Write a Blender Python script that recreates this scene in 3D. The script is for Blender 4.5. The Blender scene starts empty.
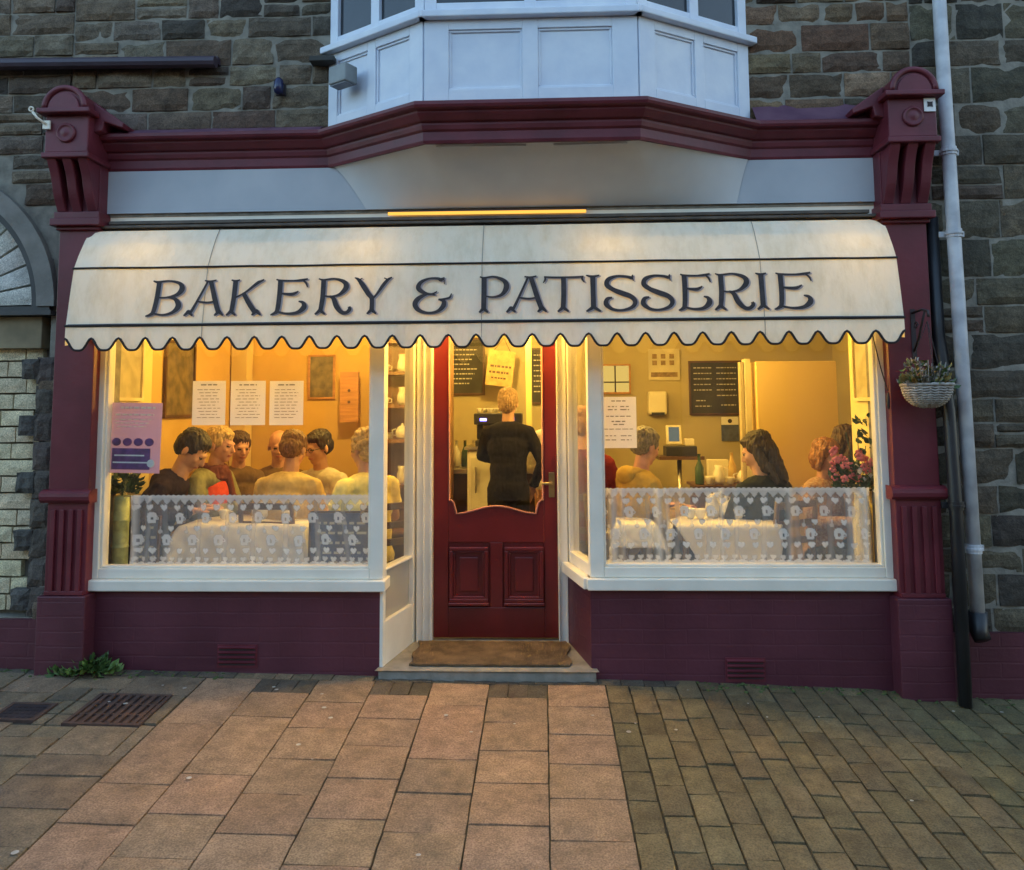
import bpy, math, random
from mathutils import Vector, Matrix, noise, Euler
random.seed(11)
C = bpy.context.scene.collection
PI = math.pi
sc = bpy.context.scene

# ------------------------------------------------------------------ camera
F_, PPX, PPY = 780.0, 512.0, 340.0
cam = bpy.data.cameras.new('camera'); camo = bpy.data.objects.new('camera', cam); C.objects.link(camo)
CAMP = Vector((0.27, -4.2, 1.53))
Rm = (Matrix.Rotation(math.radians(2.2), 3, 'Z') @ Matrix.Rotation(PI/2+math.radians(4.9), 3, 'X') @ Matrix.Rotation(-0.0065, 3, 'Z'))
camo.matrix_world = Matrix.Translation(CAMP) @ Rm.to_4x4()
cam.sensor_width = 36; cam.lens = 36*F_/1024
cam.shift_x = 0; cam.shift_y = -(435-PPY)/1024
cam.clip_start = .05; cam.clip_end = 2000
sc.camera = camo

def at(px, py, Y):
    """a point measured off the photograph on the plane y = Y"""
    d = Rm @ Vector(((px-PPX)/F_, (PPY-py)/F_, -1.0))
    return CAMP + d*((Y-CAMP.y)/d.y)

# ------------------------------------------------------------------ materials
def _n(nt, t, **k):
    n = nt.nodes.new(t)
    for a, b in k.items(): setattr(n, a, b)
    return n
def mat(name, col, rough=.6, var=.12, scale=6, bump=0, bscale=60, metal=0, spec=None, col2=None, emis=None, estr=0, detail=5, stretch=None, sss=0, coat=0):
    m = bpy.data.materials.new(name); m.use_nodes = True; nt = m.node_tree; L = nt.links
    b = nt.nodes['Principled BSDF']
    b.inputs['Roughness'].default_value = rough; b.inputs['Metallic'].default_value = metal
    if spec is not None: b.inputs['Specular IOR Level'].default_value = spec
    if sss: b.inputs['Subsurface Weight'].default_value = sss; b.inputs['Subsurface Scale'].default_value = .01
    if coat: b.inputs['Coat Weight'].default_value = coat; b.inputs['Coat Roughness'].default_value = .15
    tc = _n(nt, 'ShaderNodeTexCoord'); src = tc.outputs['Object']
    if stretch:
        mp = _n(nt, 'ShaderNodeMapping'); mp.inputs['Scale'].default_value = stretch; L.new(src, mp.inputs['Vector']); src = mp.outputs['Vector']
    nz = _n(nt, 'ShaderNodeTexNoise'); nz.inputs['Scale'].default_value = scale; nz.inputs['Detail'].default_value = detail; L.new(src, nz.inputs['Vector'])
    rp = _n(nt, 'ShaderNodeValToRGB'); L.new(nz.outputs['Fac'], rp.inputs['Fac'])
    c2 = col2 or tuple(min(1, c*(1+var)) for c in col[:3]); c1 = col[:3] if col2 else tuple(c*(1-var) for c in col[:3])
    rp.color_ramp.elements[0].position = .35; rp.color_ramp.elements[1].position = .65
    rp.color_ramp.elements[0].color = (*c1, 1); rp.color_ramp.elements[1].color = (*c2, 1)
    L.new(rp.outputs['Color'], b.inputs['Base Color'])
    mr = _n(nt, 'ShaderNodeMapRange'); mr.inputs['To Min'].default_value = max(.03, rough-.08); mr.inputs['To Max'].default_value = min(1, rough+.1)
    L.new(nz.outputs['Fac'], mr.inputs['Value']); L.new(mr.outputs['Result'], b.inputs['Roughness'])
    if bump:
        n2 = _n(nt, 'ShaderNodeTexNoise'); n2.inputs['Scale'].default_value = bscale; n2.inputs['Detail'].default_value = 6; L.new(src, n2.inputs['Vector'])
        bp = _n(nt, 'ShaderNodeBump'); bp.inputs['Strength'].default_value = 1; bp.inputs['Distance'].default_value = bump
        L.new(n2.outputs['Fac'], bp.inputs['Height']); L.new(bp.outputs['Normal'], b.inputs['Normal'])
    if emis:
        b.inputs['Emission Color'].default_value = (*emis, 1); b.inputs['Emission Strength'].default_value = estr
    return m
def attrmat(name, rough=.85, bump=.004, bscale=40, dirt=.35, dscale=9, mul=1.0):
    """base colour from the 'Col' attribute, broken up with noise; moss and dirt blotches"""
    m = bpy.data.materials.new(name); m.use_nodes = True; nt = m.node_tree; L = nt.links; b = nt.nodes['Principled BSDF']
    at_ = _n(nt, 'ShaderNodeAttribute', attribute_name='Col')
    tc = _n(nt, 'ShaderNodeTexCoord')
    nz = _n(nt, 'ShaderNodeTexNoise'); nz.inputs['Scale'].default_value = dscale; nz.inputs['Detail'].default_value = 8; nz.inputs['Roughness'].default_value = .65; L.new(tc.outputs['Object'], nz.inputs['Vector'])
    mr = _n(nt, 'ShaderNodeMapRange'); mr.inputs['From Min'].default_value = .3; mr.inputs['From Max'].default_value = .7
    mr.inputs['To Min'].default_value = (1-dirt)*mul; mr.inputs['To Max'].default_value = (1+dirt*.6)*mul; L.new(nz.outputs['Fac'], mr.inputs['Value'])
    mx = _n(nt, 'ShaderNodeVectorMath', operation='SCALE'); L.new(at_.outputs['Color'], mx.inputs[0]); L.new(mr.outputs['Result'], mx.inputs['Scale'])
    n9 = _n(nt, 'ShaderNodeTexNoise'); n9.inputs['Scale'].default_value = 150; n9.inputs['Detail'].default_value = 4; L.new(tc.outputs['Object'], n9.inputs['Vector'])
    m9 = _n(nt, 'ShaderNodeMapRange'); m9.inputs['From Min'].default_value = .35; m9.inputs['From Max'].default_value = .65; m9.inputs['To Min'].default_value = .68; m9.inputs['To Max'].default_value = 1.3; L.new(n9.outputs['Fac'], m9.inputs['Value'])
    mx2 = _n(nt, 'ShaderNodeVectorMath', operation='SCALE'); L.new(mx.outputs['Vector'], mx2.inputs[0]); L.new(m9.outputs['Result'], mx2.inputs['Scale'])
    L.new(mx2.outputs['Vector'], b.inputs['Base Color']); b.inputs['Roughness'].default_value = rough
    n2 = _n(nt, 'ShaderNodeTexNoise'); n2.inputs['Scale'].default_value = bscale; n2.inputs['Detail'].default_value = 8; L.new(tc.outputs['Object'], n2.inputs['Vector'])
    bp = _n(nt, 'ShaderNodeBump'); bp.inputs['Distance'].default_value = bump; L.new(n2.outputs['Fac'], bp.inputs['Height']); L.new(bp.outputs['Normal'], b.inputs['Normal'])
    return m
def brickpaint(name, col, c2):
    """painted brickwork: the courses show through the paint as relief"""
    m = mat(name, col, .5, col2=c2, scale=3.0); nt = m.node_tree; L = nt.links; b = nt.nodes['Principled BSDF']
    tc = _n(nt, 'ShaderNodeTexCoord'); sp = _n(nt, 'ShaderNodeSeparateXYZ'); cb = _n(nt, 'ShaderNodeCombineXYZ')
    L.new(tc.outputs['Object'], sp.inputs[0]); L.new(sp.outputs['X'], cb.inputs['X']); L.new(sp.outputs['Z'], cb.inputs['Y'])
    nw = _n(nt, 'ShaderNodeTexNoise'); nw.inputs['Scale'].default_value = 5; L.new(tc.outputs['Object'], nw.inputs['Vector'])
    ad = _n(nt, 'ShaderNodeVectorMath', operation='MULTIPLY_ADD'); ad.inputs[1].default_value = (.012, .012, 0); L.new(nw.outputs['Color'], ad.inputs[0]); L.new(cb.outputs[0], ad.inputs[2])
    br = _n(nt, 'ShaderNodeTexBrick'); br.inputs['Scale'].default_value = 1; br.inputs['Brick Width'].default_value = .225; br.inputs['Row Height'].default_value = .076
    br.inputs['Mortar Size'].default_value = .006; br.inputs['Mortar Smooth'].default_value = .6
    br.inputs['Color1'].default_value = (1,1,1,1); br.inputs['Color2'].default_value = (.85,.85,.85,1); br.inputs['Mortar'].default_value = (.35,.35,.35,1)
    L.new(ad.outputs[0], br.inputs['Vector'])
    n3 = _n(nt, 'ShaderNodeTexNoise'); n3.inputs['Scale'].default_value = 35; n3.inputs['Detail'].default_value = 6; L.new(tc.outputs['Object'], n3.inputs['Vector'])
    am = _n(nt, 'ShaderNodeMath', operation='MULTIPLY_ADD'); am.inputs[1].default_value = 1.3; L.new(n3.outputs['Fac'], am.inputs[0]); L.new(br.outputs['Color'], am.inputs[2])
    bp = _n(nt, 'ShaderNodeBump'); bp.inputs['Distance'].default_value = .0022; bp.inputs['Strength'].default_value = .55; L.new(am.outputs[0], bp.inputs['Height']); L.new(bp.outputs['Normal'], b.inputs['Normal'])
    return m
def fabric(name, col, trans=.35, stain=True):
    m = bpy.data.materials.new(name); m.use_nodes = True; nt = m.node_tree; L = nt.links
    nt.nodes.remove(nt.nodes['Principled BSDF']); out = nt.nodes['Material Output']
    tc = _n(nt, 'ShaderNodeTexCoord')
    mp = _n(nt, 'ShaderNodeMapping'); mp.inputs['Scale'].default_value = (2.2, 1, .9); L.new(tc.outputs['Object'], mp.inputs['Vector'])
    nz = _n(nt, 'ShaderNodeTexNoise'); nz.inputs['Scale'].default_value = 5; nz.inputs['Detail'].default_value = 9; nz.inputs['Roughness'].default_value = .7; L.new(mp.outputs[0], nz.inputs['Vector'])
    rp = _n(nt, 'ShaderNodeValToRGB'); L.new(nz.outputs['Fac'], rp.inputs['Fac'])
    rp.color_ramp.elements[0].position = .3; rp.color_ramp.elements[1].position = .55
    rp.color_ramp.elements[0].color = (col[0]*.86, col[1]*.83, col[2]*.76, 1); rp.color_ramp.elements[1].color = (*col, 1)
    df = _n(nt, 'ShaderNodeBsdfDiffuse'); tr = _n(nt, 'ShaderNodeBsdfTranslucent'); mx = _n(nt, 'ShaderNodeMixShader'); mx.inputs[0].default_value = trans
    L.new(rp.outputs[0], df.inputs[0]); L.new(rp.outputs[0], tr.inputs[0]); L.new(df.outputs[0], mx.inputs[1]); L.new(tr.outputs[0], mx.inputs[2]); L.new(mx.outputs[0], out.inputs[0])
    mp2 = _n(nt, 'ShaderNodeMapping'); mp2.inputs['Scale'].default_value = (3, 3, 1.2); L.new(tc.outputs['Object'], mp2.inputs['Vector'])
    n2 = _n(nt, 'ShaderNodeTexNoise'); n2.inputs['Scale'].default_value = 3; n2.inputs['Detail'].default_value = 5; L.new(mp2.outputs[0], n2.inputs['Vector'])
    bp = _n(nt, 'ShaderNodeBump'); bp.inputs['Distance'].default_value = .02; L.new(n2.outputs['Fac'], bp.inputs['Height']); L.new(bp.outputs[0], df.inputs['Normal'])
    return m
def lacemat(name):
    m = bpy.data.materials.new(name); m.use_nodes = True; nt = m.node_tree; L = nt.links
    nt.nodes.remove(nt.nodes['Principled BSDF']); out = nt.nodes['Material Output']
    a = _n(nt, 'ShaderNodeAttribute', attribute_name='Lace')
    tp = _n(nt, 'ShaderNodeBsdfTransparent'); df = _n(nt, 'ShaderNodeBsdfDiffuse'); tr = _n(nt, 'ShaderNodeBsdfTranslucent')
    df.inputs[0].default_value = (.93, .93, .93, 1); tr.inputs[0].default_value = (.86, .84, .8, 1)
    m1 = _n(nt, 'ShaderNodeMixShader'); m1.inputs[0].default_value = .13; L.new(df.outputs[0], m1.inputs[1]); L.new(tr.outputs[0], m1.inputs[2])
    m2 = _n(nt, 'ShaderNodeMixShader'); L.new(a.outputs['Fac'], m2.inputs[0]); L.new(tp.outputs[0], m2.inputs[1]); L.new(m1.outputs[0], m2.inputs[2]); L.new(m2.outputs[0], out.inputs[0])
    return m
def glassmat(name, tint=(.97,.98,.97), frost=0):
    m = bpy.data.materials.new(name); m.use_nodes = True; nt = m.node_tree; L = nt.links
    nt.nodes.remove(nt.nodes['Principled BSDF']); out = nt.nodes['Material Output']
    tp = _n(nt, 'ShaderNodeBsdfTransparent'); tp.inputs[0].default_value = (*tint, 1)
    gl = _n(nt, 'ShaderNodeBsdfGlossy'); gl.inputs['Roughness'].default_value = .02
    fr = _n(nt, 'ShaderNodeFresnel'); ge = _n(nt, 'ShaderNodeNewGeometry'); im = _n(nt, 'ShaderNodeMapRange'); im.inputs['To Min'].default_value = 1.5; im.inputs['To Max'].default_value = 1/1.5
    L.new(ge.outputs['Backfacing'], im.inputs['Value']); L.new(im.outputs['Result'], fr.inputs['IOR'])
    mx = _n(nt, 'ShaderNodeMixShader'); L.new(fr.outputs[0], mx.inputs[0]); L.new(tp.outputs[0], mx.inputs[1]); L.new(gl.outputs[0], mx.inputs[2])
    tc = _n(nt, 'ShaderNodeTexCoord'); nz = _n(nt, 'ShaderNodeTexNoise'); nz.inputs['Scale'].default_value = 3.5; nz.inputs['Detail'].default_value = 8; L.new(tc.outputs['Object'], nz.inputs['Vector'])
    mr = _n(nt, 'ShaderNodeMapRange'); mr.inputs['From Min'].default_value=.45; mr.inputs['From Max'].default_value=.75; mr.inputs['To Min'].default_value=.0; mr.inputs['To Max'].default_value=.006; L.new(nz.outputs['Fac'], mr.inputs['Value'])
    dd = _n(nt, 'ShaderNodeBsdfDiffuse'); dd.inputs[0].default_value=(.7,.7,.68,1)
    m0 = _n(nt, 'ShaderNodeMixShader'); L.new(mr.outputs[0], m0.inputs[0]); L.new(mx.outputs[0], m0.inputs[1]); L.new(dd.outputs[0], m0.inputs[2]); mx = m0
    res = mx
    if frost:
        df = _n(nt, 'ShaderNodeBsdfTranslucent'); df.inputs[0].default_value = (.8,.8,.75,1)
        d2 = _n(nt, 'ShaderNodeBsdfDiffuse'); d2.inputs[0].default_value = (.8,.8,.75,1)
        m3 = _n(nt, 'ShaderNodeMixShader'); L.new(df.outputs[0], m3.inputs[1]); L.new(d2.outputs[0], m3.inputs[2])
        m4 = _n(nt, 'ShaderNodeMixShader'); m4.inputs[0].default_value = frost; L.new(mx.outputs[0], m4.inputs[1]); L.new(m3.outputs[0], m4.inputs[2]); res = m4
    L.new(res.outputs[0], out.inputs[0])
    return m
def emit(name, col, s):
    m = bpy.data.materials.new(name); m.use_nodes = True; nt = m.node_tree
    nt.nodes.remove(nt.nodes['Principled BSDF']); e = _n(nt, 'ShaderNodeEmission'); e.inputs[0].default_value = (*col, 1); e.inputs[1].default_value = s
    nt.links.new(e.outputs[0], nt.nodes['Material Output'].inputs[0]); return m

M = {}
M['maroon'] = mat('maroon_paint', (.105,.012,.020), .45, col2=(.15,.019,.030), scale=4, bump=.0012, bscale=30)
M['maroon_fascia'] = mat('maroon_paint_weathered', (.105,.013,.022), .5, col2=(.15,.023,.036), scale=7, bump=.002, bscale=25)
M['maroon_brick'] = brickpaint('maroon_painted_brick', (.078,.016,.027), (.110,.024,.038))
M['door_red'] = mat('door_red_gloss', (.125,.006,.008), .38, var=.12, scale=5, coat=.4)
M['white'] = mat('white_gloss_paint', (.80,.75,.63), .35, col2=(.88,.83,.71), scale=5, bump=.0008, bscale=30)
M['bay_white'] = mat('bay_white_paint', (.62,.68,.78), .5, col2=(.72,.77,.84), scale=7, bump=.001, bscale=30)
M['fascia'] = mat('grey_fascia_paint', (.42,.44,.47), .5, col2=(.5,.51,.53), scale=3)
M['soffit'] = mat('soffit_paint', (.58,.57,.56), .7, col2=(.66,.65,.63), scale=3)
M['stone'] = attrmat('rubble_stone', .9, .010, 38, .5, 14)
M['mortar'] = mat('lime_mortar', (.235,.215,.175), .95, var=.25, scale=14, bump=.004)
M['pale_brick'] = attrmat('pale_brick', .85, .003, 60, .3, 16)
M['paving'] = attrmat('paving_stone', .78, .0035, 90, .42, 11)
M['joint'] = mat('paving_joint_sand', (.05,.045,.03), .95, var=.4, scale=20, bump=.003)
M['awning'] = fabric('awning_canvas', (.88,.81,.65), .17)
M['piping'] = mat('dark_piping', (.02,.015,.015), .8)
M['letter'] = mat('letter_paint', (.045,.030,.028), .7, var=.3, scale=30)
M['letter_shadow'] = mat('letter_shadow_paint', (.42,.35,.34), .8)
M['seam'] = mat('seam_thread', (.38,.34,.28), .9)
M['glass'] = glassmat('window_glass')
M['frosted'] = glassmat('frosted_glass', frost=.55)
M['lace'] = lacemat('lace')
M['step'] = mat('step_stone', (.20,.19,.16), .85, col2=(.30,.28,.24), scale=12, bump=.003)
M['coir'] = mat('coir_mat', (.10,.065,.03), 1, col2=(.22,.14,.07), scale=8, bump=.012, bscale=140)
M['rust'] = mat('rusty_iron', (.055,.032,.025), .85, col2=(.10,.055,.04), scale=20, bump=.003)
M['iron'] = mat('dark_iron', (.03,.022,.026), .6, var=.3)
M['blackpipe'] = mat('black_pipe_paint', (.018,.018,.02), .4, var=.3)
M['greypipe'] = mat('grey_white_pipe_paint', (.42,.43,.46), .5, col2=(.62,.63,.65), scale=10, bump=.001)
M['brass'] = mat('aged_brass', (.35,.27,.13), .35, metal=1)
M['asphalt'] = mat('asphalt', (.045,.045,.045), .9, var=.3, scale=60, bump=.004, bscale=150)
M['earth'] = mat('earth', (.07,.065,.05), .95, var=.3, scale=.5)
M['kerb'] = mat('kerb_granite', (.28,.27,.26), .8, var=.2, scale=30, bump=.002)
M['wall_in'] = mat('cream_plaster', (.62,.47,.22), .9, var=.06, scale=3)
M['wall_tan'] = mat('tan_plaster', (.60,.39,.12), .9, var=.08, scale=2)
M['wall_olive'] = mat('olive_plaster', (.44,.38,.22), .9, var=.08, scale=2)
M['wall_yellow'] = mat('yellow_and_lit_plaster', (.80,.66,.28), .8, var=.05, scale=3)  # also holds the painted-in light on the left side wall strip
M['ceil'] = mat('ceiling_white', (.75,.72,.62), .9)
M['floorwood'] = mat('brown_lino', (.16,.09,.05), .5, var=.2)
M['wood'] = mat('orange_pine', (.42,.20,.07), .45, var=.2, scale=5, stretch=(1,1,8))
M['darkwood'] = mat('dark_wood', (.09,.045,.025), .4, var=.3, scale=5)
M['cupboard'] = mat('cupboard_laminate', (.76,.56,.22), .5, var=.06, scale=1.5)
M['cloth'] = mat('white_table_linen', (.78,.76,.70), .9, var=.05, scale=6)
M['paper'] = mat('paper', (.80,.78,.76), .7, var=.04, scale=9)
def papermat(name,col,tr=.5):
    m = bpy.data.materials.new(name); m.use_nodes = True; nt = m.node_tree; L = nt.links
    nt.nodes.remove(nt.nodes['Principled BSDF']); out = nt.nodes['Material Output']
    df = _n(nt, 'ShaderNodeBsdfDiffuse'); t_ = _n(nt, 'ShaderNodeBsdfTranslucent'); mx = _n(nt, 'ShaderNodeMixShader'); mx.inputs[0].default_value = tr
    df.inputs[0].default_value=(*col,1); t_.inputs[0].default_value=(*col,1)
    L.new(df.outputs[0], mx.inputs[1]); L.new(t_.outputs[0], mx.inputs[2]); L.new(mx.outputs[0], out.inputs[0]); return m
M['thin_paper'] = papermat('thin_paper', (.90,.86,.92), .40)
M['thin_lilac'] = papermat('thin_lilac', (.62,.42,.70), .30)
M['ink'] = mat('grey_print', (.28,.26,.27), .8)
M['poster'] = mat('lilac_poster', (.62,.42,.54), .5, col2=(.72,.54,.64), scale=4)
M['purple'] = mat('purple_print', (.16,.06,.20), .5, var=.3, scale=20)
M['navy'] = mat('navy_print', (.07,.09,.17), .6, var=.3, scale=20)
M['slate'] = mat('slate_board', (.035,.035,.03), .7, var=.3, scale=5)
M['chalk'] = mat('chalk', (.50,.49,.42), .9)
M['steel'] = mat('brushed_steel', (.5,.48,.45), .3, metal=1)
M['black'] = mat('black_plastic', (.02,.02,.022), .4, var=.2)
M['cream_plastic'] = mat('cream_plastic', (.7,.66,.52), .4, var=.05)
M['wicker'] = mat('grey_wicker', (.24,.21,.18), .8, col2=(.42,.39,.35), scale=40)
M['leaf'] = mat('leaf_green', (.05,.10,.025), .55, col2=(.10,.17,.05), scale=14)
M['leaf_dry'] = mat('dry_leaf', (.20,.14,.04), .7, col2=(.32,.25,.08), scale=14)
M['leaf_dark'] = mat('dark_leaf', (.02,.05,.02), .5, col2=(.04,.09,.035), scale=14)
M['pink'] = mat('pink_petal', (.62,.17,.18), .6, var=.25, scale=30)
M['petal_white'] = mat('white_petal', (.75,.72,.66), .6)
M['bulb'] = emit('warm_bulb', (1,.60,.12), 255)
M['bulb_porch'] = emit('warm_porch_lamp', (1,.60,.12), 230)
M['batten'] = emit('warm_batten', (1,.60,.13), 5.2)
M['tube'] = emit('warm_tube', (1,.48,.08), .28)
M['led_blue'] = emit('blue_display', (.12,.10,1), 6)
M['screen'] = emit('dim_screen', (.5,.55,.45), .06)
M['hatch'] = emit('lit_hatch', (1,.66,.16), .16)
M['ware'] = mat('white_crockery', (.75,.72,.62), .25, var=.05)
M['bottle'] = mat('green_bottle', (.05,.10,.05), .15)
M['bamboo'] = mat('pale_green_bamboo', (.36,.42,.20), .5, var=.25, scale=20)
M['sack'] = mat('hessian', (.52,.38,.16), .9, var=.15, scale=20)
M['dark_glass'] = mat('upper_window_glass', (.03,.035,.04), .08)

# ------------------------------------------------------------------ mesh helpers
class MB:
    def __init__(s): s.v=[]; s.f=[]; s.mi=[]; s.col=[]; s.cur=0; s.cc=(1,1,1)
    def V(s, p): s.v.append(Vector(p)); s.col.append(s.cc); return len(s.v)-1
    def Fc(s, ids): s.f.append(tuple(ids)); s.mi.append(s.cur)
    def quad(s, a, b, c, d): s.Fc([s.V(a), s.V(b), s.V(c), s.V(d)])
    def box(s, x0, x1, y0, y1, z0, z1, T=None):
        P=[(x,y,z) for z in (z0,z1) for y in (y0,y1) for x in (x0,x1)]
        if T is not None: P=[T@Vector(p) for p in P]
        i=[s.V(p) for p in P]
        for q in ((0,2,3,1),(4,5,7,6),(0,1,5,4),(2,6,7,3),(0,4,6,2),(1,3,7,5)): s.Fc([i[k] for k in q])
    def prism(s, pts, T, d):
        """pts 2-D outline (u,v) -> T@(u,0,v); extruded d along local y"""
        a=[s.V(T@Vector((u,0,v))) for u,v in pts]; b=[s.V(T@Vector((u,d,v))) for u,v in pts]
        n=len(pts); s.Fc(a); s.Fc(b[::-1])
        for k in range(n): s.Fc([a[k], b[k], b[(k+1)%n], a[(k+1)%n]])
    def tube(s, pts, r, n=10, cap=True, flat=1.0):
        pts=[Vector(p) for p in pts]; rs=r if isinstance(r,(list,tuple)) else [r]*len(pts)
        rings=[]; up=None
        for k,p in enumerate(pts):
            t=(pts[min(k+1,len(pts)-1)]-pts[max(k-1,0)])
            if t.length<1e-9: t=Vector((0,0,1))
            t.normalize()
            if up is None:
                up=t.orthogonal().normalized()
            up=(up-t*up.dot(t)); up=up.normalized() if up.length>1e-6 else t.orthogonal().normalized()
            w=t.cross(up)
            rings.append([s.V(p+(up*math.cos(2*PI*j/n)+w*math.sin(2*PI*j/n)*flat)*rs[k]) for j in range(n)])
        for A,B in zip(rings,rings[1:]):
            for j in range(n): s.Fc([A[j],A[(j+1)%n],B[(j+1)%n],B[j]])
        if cap: s.Fc(rings[0][::-1]); s.Fc(rings[-1])
    def lathe(s, prof, c=(0,0,0), n=24, T=None):
        c=Vector(c); rings=[]
        for r,z in prof:
            ring=[]
            for j in range(n):
                p=Vector((r*math.cos(2*PI*j/n), r*math.sin(2*PI*j/n), z))
                if T is not None: p=T@p
                ring.append(s.V(c+p))
            rings.append(ring)
        for A,B in zip(rings,rings[1:]):
            for j in range(n): s.Fc([A[j],A[(j+1)%n],B[(j+1)%n],B[j]])
        s.Fc(rings[0][::-1]); s.Fc(rings[-1])
    def ell(s, c, r, T=None, nu=14, nv=9):
        c=Vector(c); r=(r,r,r) if not isinstance(r,(tuple,list)) else r
        T=T if T is not None else Matrix.Identity(3)
        top=s.V(c+T@Vector((0,0,r[2]))); bot=s.V(c+T@Vector((0,0,-r[2]))); rings=[]
        for i in range(1,nv):
            a=PI*i/nv
            rings.append([s.V(c+T@Vector((r[0]*math.sin(a)*math.cos(2*PI*j/nu), r[1]*math.sin(a)*math.sin(2*PI*j/nu), r[2]*math.cos(a)))) for j in range(nu)])
        for j in range(nu):
            s.Fc([top, rings[0][j], rings[0][(j+1)%nu]]); s.Fc([bot, rings[-1][(j+1)%nu], rings[-1][j]])
        for A,B in zip(rings,rings[1:]):
            for j in range(nu): s.Fc([A[j],B[j],B[(j+1)%nu],A[(j+1)%nu]])
    def cap(s, p0, r0, p1, r1, n=12):
        p0=Vector(p0); p1=Vector(p1); d=p1-p0; L_=d.length; t=d.normalized() if L_>1e-6 else Vector((0,0,1))
        pts=[]; rs=[]
        for a in (85,60,35,12): pts.append(p0-t*r0*math.sin(math.radians(a))); rs.append(r0*math.cos(math.radians(a)))
        for k in range(1,4): pts.append(p0.lerp(p1,k/4)); rs.append(r0+(r1-r0)*k/4)
        for a in (12,35,60,85): pts.append(p1+t*r1*math.sin(math.radians(a))); rs.append(r1*math.cos(math.radians(a)))
        s.tube(pts, rs, n)
    def build(s, name, mats, parent=None, smooth=False, bevel=0, loc=None, solid=0, angle=None):
        me=bpy.data.meshes.new(name); me.from_pydata([tuple(v) for v in s.v], [], s.f)
        mats=mats if isinstance(mats,(list,tuple)) else [mats]
        for m in mats: me.materials.append(m)
        me.polygons.foreach_set('material_index', s.mi)
        if smooth: me.polygons.foreach_set('use_smooth', [True]*len(s.f))
        if any(c!=(1,1,1) for c in s.col):
            a=me.color_attributes.new('Col','FLOAT_COLOR','POINT')
            a.data.foreach_set('color', [x for c in s.col for x in (*c,1)])
        me.update()
        o=bpy.data.objects.new(name, me); C.objects.link(o)
        if parent is not None: o.parent=parent
        if loc is not None: o.location=loc
        if solid:
            m=o.modifiers.new('solid','SOLIDIFY'); m.thickness=solid; m.offset=0
        if bevel:
            m=o.modifiers.new('bevel','BEVEL'); m.width=bevel; m.segments=2; m.limit_method='ANGLE'; m.angle_limit=math.radians(40)
            m.harden_normals=False
        return o
def tag(o, label=None, cat=None, group=None, kind=None):
    if label: o['label']=label
    if cat: o['category']=cat
    if group: o['group']=group
    if kind: o['kind']=kind
    return o
def thing(name, label, cat, loc=(0,0,0), group=None, rz=0):
    o=bpy.data.objects.new(name,None); C.objects.link(o); o.location=loc; o.rotation_euler=(0,0,rz); o.empty_display_size=.1
    return tag(o,label,cat,group)
def kids(o): return [c for c in bpy.data.objects if c.parent==o]
def dup(root, loc, rz, label, group=None):
    r=root.copy(); C.objects.link(r); r.location=loc; r.rotation_euler=(0,0,rz); r['label']=label
    if group: r['group']=group
    for ch in kids(root):
        c=ch.copy(); C.objects.link(c); c.parent=r
        for g in kids(ch):
            d=g.copy(); C.objects.link(d); d.parent=c
    return r
I4=Matrix.Identity(4)

# ------------------------------------------------------------------ ground
GX=[(-8,.24),(-2.7,.155),(-2.2,.147),(-.02,.112),(.52,.112),(1.25,.098),(1.93,.073),(2.41,.043),(2.75,.03),(8,-.12)]
def gx(x):
    for (a,b),(c,d) in zip(GX,GX[1:]):
        if x<=c: return b+(d-b)*(x-a)/(c-a)
    return GX[-1][1]
def gz(x,y): return gx(max(-8,min(8,x))) + .065*max(-2.25,min(y,0.3))

def stone_block(mb, x0, x1, z0, z1, yf, col, rough=.012, nx=5, nz=3, edge=.010, depth=.05, fn=None, seed=0):
    """one rough-faced block of masonry; fn maps (u,v,d)->world, else the x-z plane with d outward"""
    mb.cc=col
    fn = fn or (lambda u,v,d: Vector((u, yf-d, v)))
    ids=[]
    for j in range(nz+1):
        row=[]
        for i in range(nx+1):
            u=x0+(x1-x0)*i/nx; v=z0+(z1-z0)*j/nz
            b = (i in (0,nx)) or (j in (0,nz))
            n=noise.noise(Vector((u*9+seed, v*9, seed*3.1)))+.5*noise.noise(Vector((u*23, v*23+seed, 1.7)))
            d = rough*n + (0 if not b else -edge)
            if b:
                u+=.004*noise.noise(Vector((u*31,v*31,seed))); v+=.004*noise.noise(Vector((v*31,u*31,seed+5)))
            row.append(mb.V(fn(u,v,d)))
        ids.append(row)
    for j in range(nz):
        for i in range(nx): mb.Fc([ids[j][i],ids[j][i+1],ids[j+1][i+1],ids[j+1][i]])
    ring=[ids[0][i] for i in range(nx+1)]+[ids[j][nx] for j in range(1,nz+1)]+[ids[nz][i] for i in range(nx-1,-1,-1)]+[ids[j][0] for j in range(nz-1,0,-1)]
    pos=[(x0+(x1-x0)*i/nx,z0) for i in range(nx+1)]+[(x1,z0+(z1-z0)*j/nz) for j in range(1,nz+1)]+[(x0+(x1-x0)*i/nx,z1) for i in range(nx-1,-1,-1)]+[(x0,z0+(z1-z0)*j/nz) for j in range(nz-1,0,-1)]
    back=[mb.V(fn(u,v,-depth)) for u,v in pos]
    n=len(ring)
    for k in range(n): mb.Fc([ring[k],back[k],back[(k+1)%n],ring[(k+1)%n]])

def jit(c,a=.15,h=.03):
    f=1+random.uniform(-a,a); return tuple(max(.01,x*f+random.uniform(-h,h)*x) for x in c)

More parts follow.
